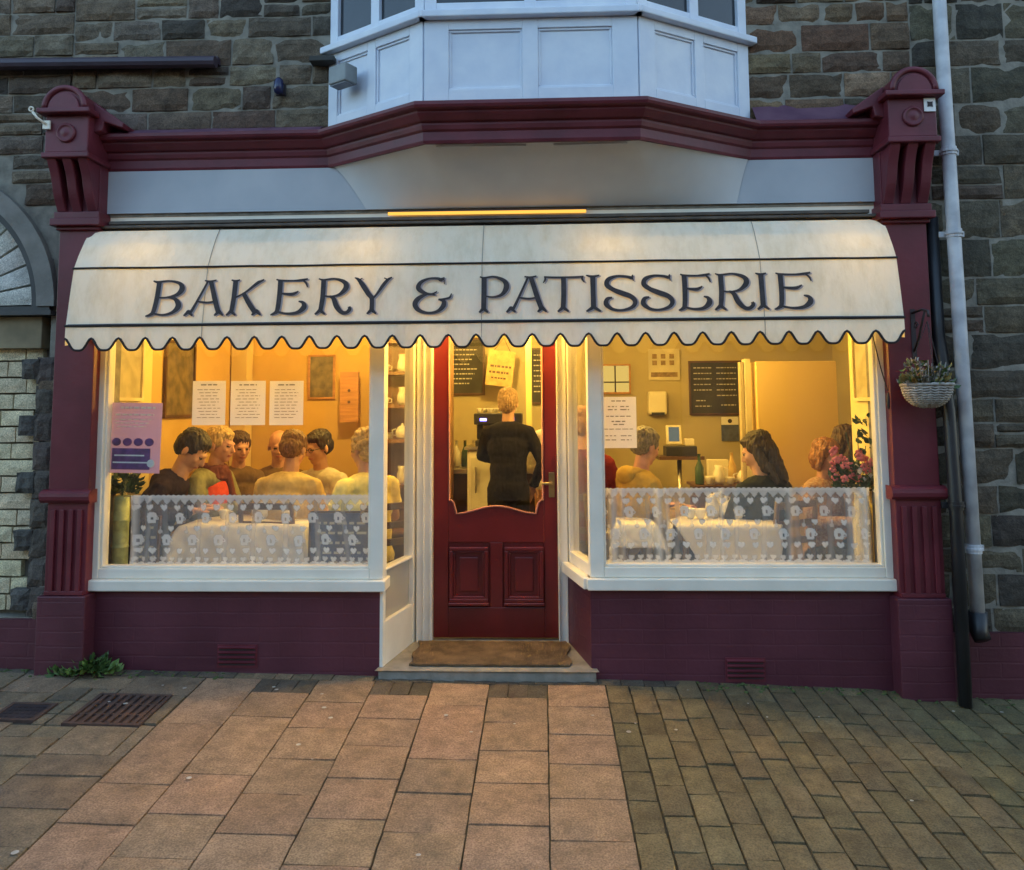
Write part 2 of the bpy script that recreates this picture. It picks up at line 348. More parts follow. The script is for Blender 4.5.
# pavement: slabs, blocks and joints as one relief sheet
def build_pavement():
    mb=MB(); JM=1
    Y0=-2.15
    holes=[]   # rectangles already taken
    GR=[(-1.92,-1.56,-.62,-.30),(-2.28,-2.06,-.60,-.42)]
    def block(xa,xb,ya,yb,col,h=.0,g=.004,r=.0015,n=3):
        xa+=g; xb-=g; ya+=g; yb-=g
        if xb-xa<.02 or yb-ya<.02: return
        for (a,b,c,d) in GR:
            if xa<b and xb>a and ya<d and yb>c:
                # split round the cover
                parts=[]
                if xa<a: parts.append((xa,a,ya,yb))
                if xb>b: parts.append((b,xb,ya,yb))
                if ya<c: parts.append((max(xa,a),min(xb,b),ya,c))
                if yb>d: parts.append((max(xa,a),min(xb,b),d,yb))
                for q in parts: block(*q,col,h,.003,r,n)
                return
        s=random.uniform(-.0015,.0015)
        dz=random.uniform(-.002,.002)+h; tl=random.uniform(-.003,.003)
        def fn(u,v,d): return Vector((u,v,gz(u,v)+.012+dz+tl*(u-xa)/(xb-xa)+d))
        stone_block(mb,xa,xb,ya,yb,0,col,r,n,n,.004,.03,fn,random.random()*50)
    tan=(.31,.20,.12); grey=(.16,.13,.085); buff=(.20,.15,.085); dark=(.10,.08,.055)
    # slabs 0.295 wide
    xe=.576
    k=0
    x=xe
    while x>-1.42:
        xa=x-.295; ph=[0,.155][k%2]
        y=-.075
        if ph:
            for q in range(3): block(xa+q*.0983,xa+(q+1)*.0983,y-ph,y,jit(dark,.2),0,.002,.001,2)
            y-=ph
        first=True
        while y>Y0:
            L_=random.choice([.25,.26,.27,.25,.27,.26,.50])
            first=False
            block(xa,x,max(Y0,y-L_),y,jit(tan,.1),0,.0035)
            y-=L_
        x-=.295; k+=1
    xl=x
    # small setts row along the wall
    xx=-5.0
    while xx<.9:
        w=random.uniform(.09,.12); block(xx,xx+w,-.075,-.002,jit(dark if xx<-1.4 or xx>-.7 else buff,.25),0,.002,.001,2); xx+=w
    # left: irregular larger slabs with setts round the covers
    x=xl; k=0
    while x>-5.0:
        w=random.choice([.26,.30,.42,.36]); y=-.075; k+=1
        while y>Y0:
            L_=random.choice([.16,.22,.28,.30]); 
            if -.75<y-L_/2<-.25 and -2.4<x-w/2<-1.4 and k%2==0:
                n=int(w/.1)
                for q in range(n):
                    for r in range(2): block(x-w+q*w/n,x-w+(q+1)*w/n,y-L_*(r+1)/2,y-L_*r/2,jit(grey,.25),0,.003,.0015,2)
            else:
                block(x-w,x,max(Y0,y-L_),y,jit((.20,.15,.095),.2),0,.004)
            y-=L_
        x-=w
    # right: rectangular setts with long joints running to the wall
    x=xe; k=0
    while x<5.2:
        w=.118; y=0 if x>.9 else -.075; y-=0
        first=True
        while y>Y0:
            L_=.205 if not first else [.205,.10,.15][k%3]; first=False
            g=.5+.5*noise.noise(Vector((x*1.3,y*1.3,0)))
            c=tuple(a*(.9+.25*g) for a in (.145,.112,.055))
            if x>1.9: c=(c[0]*.85,c[1]*.92,c[2]*.85)
            block(x,x+w,max(Y0,y-L_),y,jit(c,.22),0,.0045,.003,3); y-=L_
        x+=w; k+=1
    # bedding sheet below
    mb.cur=1; mb.cc=(.05,.045,.03)
    xs=[-8,-5,-3.6,-2.7,-2.2,-1.5,-.8,-.02,.52,.9,1.25,1.6,1.93,2.2,2.41,2.75,4,5.5,8]
    for a,b in zip(xs,xs[1:]):
        for c,d in ((-2.15,-1.2),(-1.2,-.4),(-.4,.3)):
            mb.quad((a,c,gz(a,c)),(b,c,gz(b,c)),(b,d,gz(b,d)),(a,d,gz(a,d)))
    tag(mb.build('pavement',[M['paving'],M['joint']]),kind='structure')
build_pavement()
kb=MB()
for k in range(18):
    x0=-8+k*.9
    if x0>8: break
    kb.box(x0+.003,x0+.897,-2.29,-2.155,-.35,0)
    for i in range(-4,0):
        v=kb.v[i]; v.z=gz(v.x,-2.2)+.008
tag(kb.build('kerb',M['kerb'],bevel=.01),kind='structure')
rb=MB()
for a,b in zip(range(-8,8),range(-7,9)):
    rb.quad((a,-8.5,gx(a)-.28),(b,-8.5,gx(b)-.28),(b,-2.292,gx(b)-.26),(a,-2.292,gx(a)-.26))
tag(rb.build('road',M['asphalt']),kind='structure')
g=MB(); g.quad((-300,-300,-.5),(300,-300,-.5),(300,300,-.5),(-300,300,-.5)); tag(g.build('ground',M['earth']),kind='structure')

gum=MB(); rg=random.Random(5)
for k in range(46):
    x=rg.uniform(-2.6,2.6); y=rg.uniform(-1.9,-.12); r=rg.uniform(.005,.013); e_=rg.uniform(.5,1)
    zc=gz(x,y)+.0165; gum.Fc([gum.V((x+r*math.cos(a*PI/5),y+r*e_*math.sin(a*PI/5),zc+.065*r*e_*math.sin(a*PI/5))) for a in range(10)])
tag(gum.build('gum_spots',mat('trodden_gum',(.42,.40,.35),.8,var=.3,scale=30)),'pale specks of trodden gum scattered over the paving','gum spots',kind='stuff')
ms=MB()
for k in range(260):
    x=rg.choice([rg.uniform(1.9,3.2),rg.uniform(-2.7,-1.4),rg.uniform(1.0,2.2)]); y=-.012-abs(rg.gauss(0,.05)); zc=gz(x,y)+.008; r=rg.uniform(.006,.014)
    ms.ell((x,y,zc),(r,r*.8,r*.55),None,6,4)
tag(ms.build('moss',mat('moss',(.05,.07,.02),.95,col2=(.09,.12,.035),scale=30)),'moss in the joints along the foot of the wall','moss',kind='stuff')

# ------------------------------------------------------------------ the building
B=thing('bakery_building','stone terrace building with maroon timber shopfront and white upstairs bay window','building',(0,0,0))
PL0,PL1,PR0,PR1=-2.375,-2.155,2.072,2.300
# stonework
def build_stone():
    mb=MB(); cols=[(0.1288, 0.095, 0.0615), (0.0952, 0.072, 0.0492), (0.1624, 0.12, 0.0779), (0.084, 0.068, 0.0492), (0.1176, 0.075, 0.0508), (0.1456, 0.115, 0.082), (0.0616, 0.05, 0.0385), (0.1792, 0.14, 0.0943)]
    colsR=[(0.0952, 0.076, 0.0476), (0.0728, 0.058, 0.0377), (0.1176, 0.092, 0.0574), (0.0874, 0.062, 0.041), (0.1008, 0.083, 0.0541), (0.0582, 0.049, 0.0353)]
    XA,RA=-3.21,.80
    def blocked(x0,x1,z0,z1):
        xm,zm=(x0+x1)/2,(z0+z1)/2
        if z1<=2.08 or zm<2.08:
            return x0<-2.52 and x1>-4.1 and zm<2.1
        for px in (x0,xm,x1):
            for pz in (z0,zm,z1):
                if (px-XA)**2+(max(0,pz-2.1))**2<RA**2: return True
        return False
    def course(xa,xb,za,zb,pal,skip=False):
        x=xa-random.uniform(0,.2)
        while x<xb:
            w=random.uniform(.16,.40)*(1 if zb-za>.1 else .8)
            a,b=max(x,xa),min(x+w,xb)
            if xb-b<.08: b=xb
            if b-a>.05:
                if random.random()<.14 and zb-za>.12:
                    zm=za+(zb-za)*random.uniform(.42,.58); segs=[(za,zm),(zm,zb)]
                else: segs=[(za,zb)]
                for (p,q) in segs:
                    if not (skip and blocked(a,b,p,q)):
                        stone_block(mb,a+.006,b-.006,p+.006,q-.006,-.014+random.uniform(-.006,.006),jit(random.choice(pal),.15,.05),.012,6,4,.012,.04,None,random.random()*80)
            x=b if b>x else x+w
    z=.36
    while z<4.9:
        h=random.choice([.13,.15,.17,.19,.21]); course(2.30,5.4,z,z+h,colsR); z+=h
    z=.36
    while z<4.9:
        h=random.choice([.11,.13,.15,.17]); course(-5.4,-2.385,z,z+h,cols,True); z+=h
    z=3.062
    while z<4.9:
        h=random.choice([.12,.14,.16,.18]); 
        course(-2.385,-.90,z,z+h,cols); course(1.40,2.30,z,z+h,[(c[0]*1.15,c[1]*1.0,c[2]*.85) for c in cols]); z+=h
    # dark quoins beside the bricked-up opening
    z=.45
    for k in range(9):
        h=.12; 
        if k%2==0: stone_block(mb,-2.60,-2.50,z+.01,z+h,-.025,jit((.09,.085,.075),.2),.02,4,4,.015,.06,None,k*3)
        stone_block(mb,-2.515,-2.40,z-.02,z+h+.01,-.016,jit((.10,.08,.065),.2),.012,4,4,.012,.05,None,k*7)
        z+=.155
    # a little repaired stone set in the right wall is paler
    mb.build('stone_wall',[M['stone']],B)
    # mortar bed behind, with the opening left clear
    m=MB()
    def wallbox(x0,x1,z0,z1,y0=.001,y1=.28): m.box(x0,x1,y0,y1,z0,z1)
    wallbox(2.10,6,-.3,4.9); wallbox(-6,-4.0,-.3,4.9); 
    xs_=[-4.0+1.55*k/40 for k in range(41)]
    for a_,b_ in zip(xs_,xs_[1:]):
        xm=(a_+b_)/2; h_=max(0,.80**2-(xm+3.21)**2)**.5; wallbox(a_,b_,2.1+max(0,h_-.03),4.9)
    wallbox(-2.45,-2.2,-.3,4.9); wallbox(-4.0,-2.45,-.3,.42)
    wallbox(-2.2,2.10,2.60,4.9)
    m.build('mortar_bed',M['mortar'],B)
build_stone()
# bricked-up arched opening on the left
def build_arch():
    A=MB(); cx,cz=-3.21,2.10
    def arcring(r0,r1,y0,y1,a0=0,a1=PI,n=40,mb=A):
        for k in range(n):
            t0=a0+(a1-a0)*k/n; t1=a0+(a1-a0)*(k+1)/n
            P=[]
            for t in (t0,t1):
                for r in (r0,r1):
                    for y in (y0,y1): P.append(mb.V((cx+r*math.cos(t),y,cz+r*math.sin(t))))
            # order: t0r0y0,t0r0y1,t0r1y0,t0r1y1,t1...
            mb.Fc([P[0],P[2],P[6],P[4]]); mb.Fc([P[2],P[3],P[7],P[6]]); mb.Fc([P[0],P[4],P[5],P[1]])
    A.cur=0
    arcring(.70,.80,-.045,.1); 
    m2=MB(); 
    arcring(.665,.695,-.03,.1,mb=m2); m2.box(-4.0,-2.42,-.055,.1,2.05,2.075)
    m2.box(-3.98,-2.44,-.035,.1,2.075,2.10)
    ao=A.build('arch_surround',mat('arch_stone',(.17,.16,.14),.85,col2=(.24,.225,.2),scale=9,bump=.004),B)
    m2.build('moulding',mat('grey_moulding_paint',(.05,.048,.045),.6,var=.3),ao)
    bk=MB()
    for r0,r1 in ((.40,.655),(.14,.395)):
        n=int(PI*(r0+r1)/2/.10)
        for k in range(n):
            t0=PI*k/n+.008/r1; t1=PI*(k+1)/n-.008/r1
            if t1>PI: continue
            rs=r0+random.choice([0,0,.03])
            fn=lambda u,v,d,rr=(rs,r1): Vector((cx+v*math.cos(u),.045-d,cz+.012+v*math.sin(u)))
            stone_block(bk,t0,t1,rs+.003,r1-.003,0,jit((.62,.60,.52),.1),.003,3,3,.004,.05,fn,k)
    z=.44; k=0
    while z<1.86:
        h=.088; x=-3.96+(0,.1,.04)[k%3]
        while x<-2.60:
            w=random.choice([.14,.19,.21,.10])
            b=min(x+w,-2.52)
            stone_block(bk,x+.004,b-.004,z+.004,z+h-.004,.05,jit((.66,.56,.36),.12),.004,3,2,.005,.05,None,k+x)
            x+=w
        z+=h+.003; k+=1
    bk.build('brick_infill',M['pale_brick'],ao)
    bd=MB(); bd.box(-3.98,-2.50,.0,.1,1.87,2.048); bd.build('lintel',mat('tan_lintel',(.24,.19,.11),.8,var=.3,scale=5),ao,bevel=.004)
    bb=MB(); bb.box(-4.0,-2.45,.09,.2,.3,2.1); 
    n=30
    ids=[bb.V((cx+.70*math.cos(PI*k/n),.09,cz+.70*math.sin(PI*k/n))) for k in range(n+1)]; bb.Fc(ids)
    bb.build('mortar_backing',mat('pale_mortar',(.16,.15,.12),.95),ao)
build_arch()

# maroon painted plinths under the windows and beside
def plinth(poly, zt, name='plinth'):
    mb=MB()
    (x0,x1,y0,y1)=poly
    n=8
    for k in range(n):
        a=x0+(x1-x0)*k/n; b=x0+(x1-x0)*(k+1)/n
        mb.quad((a,y0,gx(a)-.2),(b,y0,gx(b)-.2),(b,y0,zt),(a,y0,zt))
        mb.quad((a,y0,zt),(b,y0,zt),(b,y1,zt),(a,y1,zt))
    mb.quad((x0,y1,-.3),(x0,y0,-.3),(x0,y0,zt),(x0,y1,zt)); mb.quad((x1,y0,-.3),(x1,y1,-.3),(x1,y1,zt),(x1,y0,zt)); mb.quad((x1,y1,-.3),(x0,y1,-.3),(x0,y1,zt),(x1,y1,zt))
    return mb.build(name,M['maroon_brick'],B)
pw=plinth((-2.2,-.60,-.002,.12),.566); pr_=plinth((.512,2.10,-.002,.12),.575)
plinth((-5.6,-2.41,-.03,.12),.415); plinth((2.32,5.6,-.03,.12),.368)
# splayed brick under the right return
sb=MB(); T_=[(.512,0.0),(.405,.42),(.50,.42),(.60,.12)]
for k in range(4):
    a,b=T_[k],T_[(k+1)%4]; sb.quad((a[0],a[1],.05),(a[0],a[1],.575),(b[0],b[1],.575),(b[0],b[1],.05))
sb.build('plinth',M['maroon_brick'],B)
# air bricks
for (a,c,z0,z1) in ((-1.465,-1.25,.165,.285),(1.20,1.405,.112,.232)):
    f=MB(); f.box(a,c,-.006,.0,z0,z1)
    o=f.build('air_vent',M['maroon_fascia'],B)
    s=MB()
    for i in range(4):
        zz=z0+.014+i*(z1-z0-.02)/4; s.box(a+.012,c-.012,-.0085,-.006,zz,zz+.012)
    s.build('slot',M['iron'],o); s2=MB()
    for i in range(4):
        zz=z0+.014+i*(z1-z0-.02)/4; T=Matrix.Translation(((a+c)/2,-.009,zz+.017))@Matrix.Rotation(.5,4,'X'); s2.box(-(c-a)/2+.008,(c-a)/2-.008,-.009,.004,-.002,.005,T)
    s2.build('louvre',M['maroon_fascia'],o)

# pilasters with fluted lower panel, band, impost and console bracket
def pilaster(x0,x1,side,zi0,zband,zf0,zf1,zb):
    s=MB(); s.box(x0,x1,-.075,.1,zf0-.02,zi0)
    o=s.build('pilaster',M['maroon'],B,bevel=.004)
    p=MB(); p.box(x0-.022,x1+.018,-.10,.1,-.2,zf0-.012); p.build('base',M['maroon_brick'],o,bevel=.006)
    f=MB(); w=(x1-x0-.05)/7
    for k in range(4): f.box(x0+.025+2*k*w,x0+.025+(2*k+1)*w,-.088,-.074,zf0+.01,zf1-.02)
    f.box(x0+.004,x1-.004,-.0865,-.074,zf0-.01,zf0+.012); f.build('fluting',M['maroon'],o,bevel=.003)
    b=MB()
    prof=[(0,-.035),(.02,-.033),(.034,-.018),(.037,0),(.034,.018),(.02,.03),(0,.036)]
    for i in range(len(prof)-1):
        pass
    P=[(-.075-u, zband+v) for u,v in prof]
    xa,xb=x0-.028,x1+.022
    ids=[[b.V((x,y,z)) for y,z in P] for x in (xa,xb)]
    n=len(P)
    for i in range(n-1): b.Fc([ids[0][i],ids[1][i],ids[1][i+1],ids[0][i+1]])
    for q in (0,1): b.Fc([b.V((( xa,xb)[q],-.03,zband-.035))]+[b.V(((xa,xb)[q],y,z)) for y,z in P]+[b.V(((xa,xb)[q],-.03,zband+.036))])
    b.build('band',M['maroon'],o)
    # impost
    im=MB(); im.box(x0-.012,x1+.012,-.095,.05,zi0-.055,zi0-.035); im.box(x0-.03,x1+.03,-.125,.05,zi0-.035,zi0+.005); im.box(x0-.018,x1+.018,-.108,.05,zi0+.005,zi0+.045)
    im.build('impost',M['maroon'],o,bevel=.005)
    # console bracket (its own part)
    zs0=zi0+.045; zs1=zb; 
    c=MB(); c.box(x0-.006,x1+.006,-.09,.05,zs0,zs1); 
    co=c.build('console_bracket',M['maroon_fascia'],B,bevel=.003)
    r=MB(); N=12; wr=(x1-x0)/5*1.12
    for k in range(3):
        xa=x0+k*(x1-x0-wr)/2; pts=[(-.088,zs0)]
        for i in range(N+1):
            t=i/N; d=.105+.115*(.5-.5*math.cos(PI*t))+.018*math.sin(2*PI*t)
            pts.append((-d, zs0+(zs1-zs0)*t))
        pts.append((-.088,zs1))
        a=[r.V((xa,y,z)) for y,z in pts]; bq=[r.V((xa+wr,y,z)) for y,z in pts]; n=len(pts)
        r.Fc(a); r.Fc(bq[::-1])
        for i in range(n): r.Fc([a[i],bq[i],bq[(i+1)%n],a[(i+1)%n]])
    r.build('scroll_rib',M['maroon_fascia'],co,bevel=.004)
    bl=MB(); bl.box(x0-.008,x1+.008,-.225,.02,zb+.03,zb+.235); bl.box(x0-.02,x1+.02,-.238,.02,zb,zb+.03)
    bl.build('block',M['maroon_fascia'],co,bevel=.006)
    bs=MB(); Tm=Matrix.Translation(((x0+x1)/2+(.0),-.226,zb+.135))@Matrix.Rotation(PI/2,4,'X')
    bs.lathe([(.052,-.002),(.052,.008),(.040,.014),(.038,.008),(.02,.016),(.002,.02)],(0,0,0),24,Tm); bs.build('boss',M['maroon_fascia'],co,smooth=True)
    cp=MB(); zc=zb+.235; cp.box(x0-.035,x1+.035,-.27,.02,zc,zc+.028); 
    xm=(x0+x1)/2; R_=.118; N=20
    for (r0,y0,y1) in ((R_,-.25,.02),(R_*.72,-.262,-.25)):
        pts=[(xm+r0*math.cos(PI*i/N), zc+.028+r0*1.0*math.sin(PI*i/N)) for i in range(N+1)]
        a=[cp.V((x,y0,z)) for x,z in pts]; bq=[cp.V((x,y1,z)) for x,z in pts]
        cp.Fc(a[::-1]); cp.Fc(bq)
        for i in range(N): cp.Fc([a[i],a[i+1],bq[i+1],bq[i]])
    co_=cp.build('cap',M['maroon_fascia'],co,bevel=.006)
    rim=MB(); rim.tube([(xm+(R_-.008)*math.cos(PI*i/N),-.25,zc+.03+(R_-.008)*math.sin(PI*i/N)) for i in range(N+1)],.016,8); rim.build('cap_rim',M['maroon_fascia'],co,smooth=True)
    sw=MB(); xi=(x1 if side<0 else x0); dx=.17*(-side)
    pts=[(xi,zc+.09),(xi+dx,zc-.03),(xi+dx*.95,zc-.055),(xi+dx*.35,zc-.02),(xi+dx*.3,zc-.07),(xi,zc-.08)]
    if dx<0: pts=pts[::-1]
    sw.prism(pts,Matrix.Translation((0,-.17,0)),.18); sw.build('side_scroll',M['maroon_fascia'],co,bevel=.006)
pilaster(PL0,PL1,-1,2.565,1.07,.565,1.02,2.872)
pilaster(PR0,PR1,1,2.535,1.08,.565,1.03,2.868)

# cornice swept along the wall and round the bay
BAY=[(-.90,0.0),(-.315,-.365),(.768,-.365),(1.41,0.0)]
def sweep(path, prof, mb):
    n=len(path); nor=[]
    for k in range(n):
        ds=[]
        if k>0: d=Vector(path[k])-Vector(path[k-1]); ds.append(Vector((d.y,-d.x)).normalized())
        if k<n-1: d=Vector(path[k+1])-Vector(path[k]); ds.append(Vector((d.y,-d.x)).normalized())
        if len(ds)==2:
            m=(ds[0]+ds[1]).normalized(); nor.append(m/max(.4,m.dot(ds[0])))
        else: nor.append(ds[0])
    rows=[[mb.V((p[0]+nn.x*u,p[1]+nn.y*u,z)) for u,z in prof] for p,nn in zip(path,nor)]
    for a,b in zip(rows,rows[1:]):
        for i in range(len(prof)-1): mb.Fc([a[i],b[i],b[i+1],a[i+1]])
path=[(PL1-.01,0.0)]+BAY+[(PR0+.01,0.0)]
# subdivide straights for slight waviness of old timber
cm=MB()
prof=[(-.02,2.862),(.012,2.858),(.018,2.872),(.018,2.915),(.03,2.925),(.036,2.945),(.036,2.957),(.055,2.962),(.075,2.98),(.085,2.992),(.085,3.004),(.115,3.008),(.122,3.02),(.122,3.036),(.112,3.042),(.02,3.075),(-.01,3.08)]
sweep(path,prof,cm)
co=cm.build('cornice',M['maroon_fascia'],B)
leadm=mat('purple_lead_paint',(.09,.03,.06),.6,col2=(.14,.06,.09),scale=9,bump=.004,bscale=14)
for (xa,xb,z0,z1) in ((PL1,-.93,3.06,3.10),(1.43,PR0,3.05,3.165)):
    wl=MB(); pts=[(-.10,3.045),(-.085,3.06),(-.002,z1),(.02,z1),(.02,3.03)]
    a=[wl.V((xa,y,z)) for y,z in pts]; b=[wl.V((xb,y,z)) for y,z in pts]
    for i in range(4): wl.Fc([a[i],b[i],b[i+1],a[i+1]])
    wl.build('weathering',leadm,co)

# fascia board
fb=MB(); fb.box(PL1-.02,PR0+.02,-.012,.05,2.618,2.875); fb.build('fascia_board',M['fascia'],B)
# coved soffit under the bay
sf=MB()
a,b,c,d=Vector((-.875,-.02,2.862)),Vector((-.318,-.366,2.866)),Vector((.770,-.366,2.866)),Vector((1.40,-.02,2.862))
e,f=Vector((-.689,-.016,2.618)),Vector((1.33,-.016,2.618))
top=[a,b,c,d]; 
def topat(u):
    # rounded outline of the bay's underside
    pts=[a.lerp(b,k/6) for k in range(6)]+[b.lerp(c,k/14) for k in range(14)]+[c.lerp(d,k/6) for k in range(7)]
    q=u*(len(pts)-1); k=min(int(q),len(pts)-2); return pts[k].lerp(pts[k+1],q-k)
rows=[]; NU,NV=78,14
for j_ in range(NV+1):
    t=j_/NV; row=[]
    for i_ in range(NU+1):
        u=i_/NU; A=topat(u); Bt=e.lerp(f,u); p=A.lerp(Bt,t); p.z=A.z+(Bt.z-A.z)*t**1.25
        row.append(sf.V(p))
    rows.append(row)
for A,Bq in zip(rows,rows[1:]):
    for i_ in range(NU): sf.Fc([A[i_],Bq[i_],Bq[i_+1],A[i_+1]])
sf.build('soffit',M['soffit'],B,smooth=True)
st=MB()   # thin battens along the soffit joints
for p,q in ((b+Vector((.06,.02,-.016)),Vector((.2,-.34,2.850))),(Vector((.34,-.34,2.850)),c+Vector((-.06,.02,-.016)))):
    st.tube([p,q],.005,6)
st.build('soffit_batten',M['soffit'],B)

# bay window above
def bayface(p,q,panels,mb,rail,zb=3.072,zt=3.50):
    d=(Vector(q)-Vector(p)); L_=d.length; u=d.normalized(); nrm=Vector((u.y,-u.x))
    T=Matrix(((u.x,-nrm.x,0,p[0]),(u.y,-nrm.y,0,p[1]),(0,0,1,0),(0,0,0,1)))
    mb.box(0,L_,0,.05,zb,zt,T)
    w=.018
    xs=[0]+[x for pr in panels for x in pr]+[L_]
    for k in range(0,len(xs),2): rail.box(xs[k],xs[k+1],-w,0,zb,zt,T)
    for (x0,x1) in panels:
        rail.box(x0,x1,-w,0,zb,zb+.065,T); rail.box(x0,x1,-w,0,zt-.05,zt,T)
        for (a_,b_,c_,d_) in ((x0,x1,zb+.065,zb+.077),(x0,x1,zt-.062,zt-.05),(x0,x0+.012,zb+.077,zt-.062),(x1-.012,x1,zb+.077,zt-.062)): rail.box(a_,b_,-w*.5,0,c_,d_,T)
    return T,L_
bw=MB(); rl=MB(); Ts=[]
Ts.append(bayface(BAY[0],BAY[1],[(.07,.30),(.36,.60)],bw,rl)); Ts.append(bayface(BAY[1],BAY[2],[(.125,.50),(.58,.955)],bw,rl)); Ts.append(bayface(BAY[2],BAY[3],[(.10,.36),(.42,.66)],bw,rl))
bo=bw.build('bay_window',M['bay_white'],B); rl.build('panelling',M['bay_white'],bo,bevel=.003)
for T,L_ in Ts:
    s=MB(); s.box(-.03,L_+.03,-.06,.05,3.502,3.54,T); s.build('sill',M['bay_white'],bo,bevel=.006)
    w=MB(); 
    for (a_,b_) in ((0,.06),(L_/2-.03,L_/2+.03),(L_-.06,L_)): w.box(a_,b_,-.01,.04,3.542,4.75,T)
    w.box(.06,L_-.06,-.008,.04,3.542,3.60,T); w.box(.06,L_-.06,-.008,.04,4.68,4.75,T); w.build('frame',M['bay_white'],bo,bevel=.003)
    gq=MB(); gq.box(.06,L_-.06,.012,.018,3.60,4.68,T); gq.build('pane',M['dark_glass'],bo)
rf=MB(); P=[(-.98,0.02),(-.35,-.43),(.80,-.43),(1.48,.02)]
ia=[rf.V((*p,4.76)) for p in P]; ib=[rf.V((*p,4.84)) for p in P]; rf.Fc(ia); rf.Fc(ib[::-1])
for k in range(4): rf.Fc([ia[k],ib[k],ib[(k+1)%4],ia[(k+1)%4]])
rf.build('roof',M['maroon_fascia'],bo)
# upper gutter board on the left and slate corner beside the bay
gt=MB(); gt.tube([(-5,-.07,3.50),(-1.53,-.07,3.455)],.032,10); gt.box(-5,-1.53,-.05,0,3.46,3.50)
gto=gt.build('gutter_board',mat('dark_purple_paint',(.045,.03,.045),.5,var=.2),B)
sl=MB(); sl.box(-1.0,-.86,-.09,0,3.44,3.47,Matrix.Rotation(0,4,'Y')); sl.build('drip_slate',M['slate'],B,bevel=.004)

# ------------------------------------------------------------------ shop windows (frames, sills, glass)
def stick(mb,p,q,w,d,z0=None,z1=None):
    pass
def shop_window(name,label,fr,sillm,glassm,lab=None):
    o=fr.build(name,M['white'],B,bevel=.004)
    if label: o['label']=label
    if sillm: sillm.build('sill',M['white'],o,bevel=.006)
    glassm.build('glass',M['glass'],o)
    return o
ZT=2.50
f=MB(); f.box(-2.185,-2.125,-.012,.09,.625,ZT); f.box(-.655,-.582,-.012,.09,.625,ZT); f.box(-2.125,-.655,-.010,.09,.625,.678); f.box(-2.125,-.655,-.010,.09,2.38,ZT)
for (a_,b_,c_,d_) in ((-2.125,-2.112,.678,2.38),(-.668,-.655,.678,2.38),(-2.112,-.668,.678,.69)): f.box(a_,b_,.004,.06,c_,d_)
s=MB(); s.box(-2.215,-.565,-.045,.10,.566,.624)
gm=MB(); gm.box(-2.115,-.665,.035,.041,.68,2.385)
shop_window('shop_window','left shop window with three white notices and the purple poster in it',f,s,gm)
f=MB(); f.box(.512,.585,-.012,.09,.637,ZT); f.box(2.035,2.105,-.012,.09,.637,ZT); f.box(.585,2.035,-.010,.09,.637,.690); f.box(.585,2.035,-.010,.09,2.38,ZT)
for (a_,b_,c_,d_) in ((.585,.598,.690,2.38),(2.022,2.035,.690,2.38),(.598,2.022,.690,.702)): f.box(a_,b_,.004,.06,c_,d_)
s=MB(); s.box(.495,2.125,-.045,.10,.576,.636)
gm=MB(); gm.box(.595,2.025,.035,.041,.692,2.385)
shop_window('shop_window','right shop window with one notice on the glass and flowers inside',f,s,gm)
# splayed side lights
def frameT(p,q):
    d=(Vector(q)-Vector(p)); L_=d.length; u=d.normalized(); n=Vector((-u.y,u.x))
    return Matrix(((u.x,n.x,0,p[0]),(u.y,n.y,0,p[1]),(0,0,1,0),(0,0,0,1))),L_
T,L_=frameT((-.582,-.005),(-.475,.44))
f=MB(); f.box(0,.035,0,.06,.17,ZT,T); f.box(L_-.055,L_,0,.06,.17,ZT,T); f.box(.035,L_-.055,.002,.06,.17,.40,T); f.box(.035,L_-.055,.002,.06,2.38,ZT,T); f.box(.035,L_-.055,.002,.06,.66,.672,T)
o=f.build('side_light',M['white'],B,bevel=.004); o['label']='narrow side window left of the door, glazed almost to the step'
gm=MB(); gm.box(.035,L_-.055,.025,.031,.672,2.38,T); gm.build('glass',M['glass'],o)
gm=MB(); gm.box(.035,L_-.055,.025,.031,.40,.66,T); gm.build('frosted_pane',M['frosted'],o)
T,L_=frameT((.405,.44),(.512,-.005))
f=MB(); f.box(0,.05,0,.06,.637,ZT,T); f.box(L_-.035,L_,0,.06,.637,ZT,T); f.box(.05,L_-.035,.002,.06,.637,.70,T); f.box(.05,L_-.035,.002,.06,2.38,ZT,T)
o=f.build('side_light',M['white'],B,bevel=.004); o['label']='narrow side window right of the door above maroon brick'
s=MB(); s.box(-.0,L_+.01,-.04,.08,.578,.636,T); s.build('sill',M['white'],o,bevel=.005)
gm=MB(); gm.box(.05,L_-.035,.025,.031,.70,2.38,T); gm.build('glass',M['glass'],o)
# door frame posts
f=MB(); f.box(-.472,-.378,.40,.50,.17,2.30); f.box(.352,.408,.40,.50,.17,2.30); f.box(-.378,.352,.402,.50,2.16,2.26)
for (a_,b_) in ((-.392,-.378),(.352,.36)): f.box(a_,b_,.385,.40,.17,2.16)
f.box(-.435,-.425,.39,.4,.17,2.3)
f.build('door_frame',M['white'],B,bevel=.004)
f=MB(); f.box(-.60,.53,.0,.55,2.36,2.44); f.build('porch_ceiling',M['white'],B)
f=MB(); f.box(-.580,.510,-.012,.05,2.09,2.36); f.build('light_baffle',M['white'],B,bevel=.004)  # unseen beam added to keep the porch lamp's light off the canvas
# step
s=MB(); z=.112
P=[(-.60,-.045),(.535,-.045),(.44,.50),(-.50,.50)]
a=[s.V((x,y,z-.15)) for x,y in P]; b=[s.V((x,y,.172 if y<0 else .186)) for x,y in P]; s.Fc(b)
for k in range(4): s.Fc([a[k],b[k],b[(k+1)%4],a[(k+1)%4]])
s.build('doorstep',M['step'],B,bevel=.012)

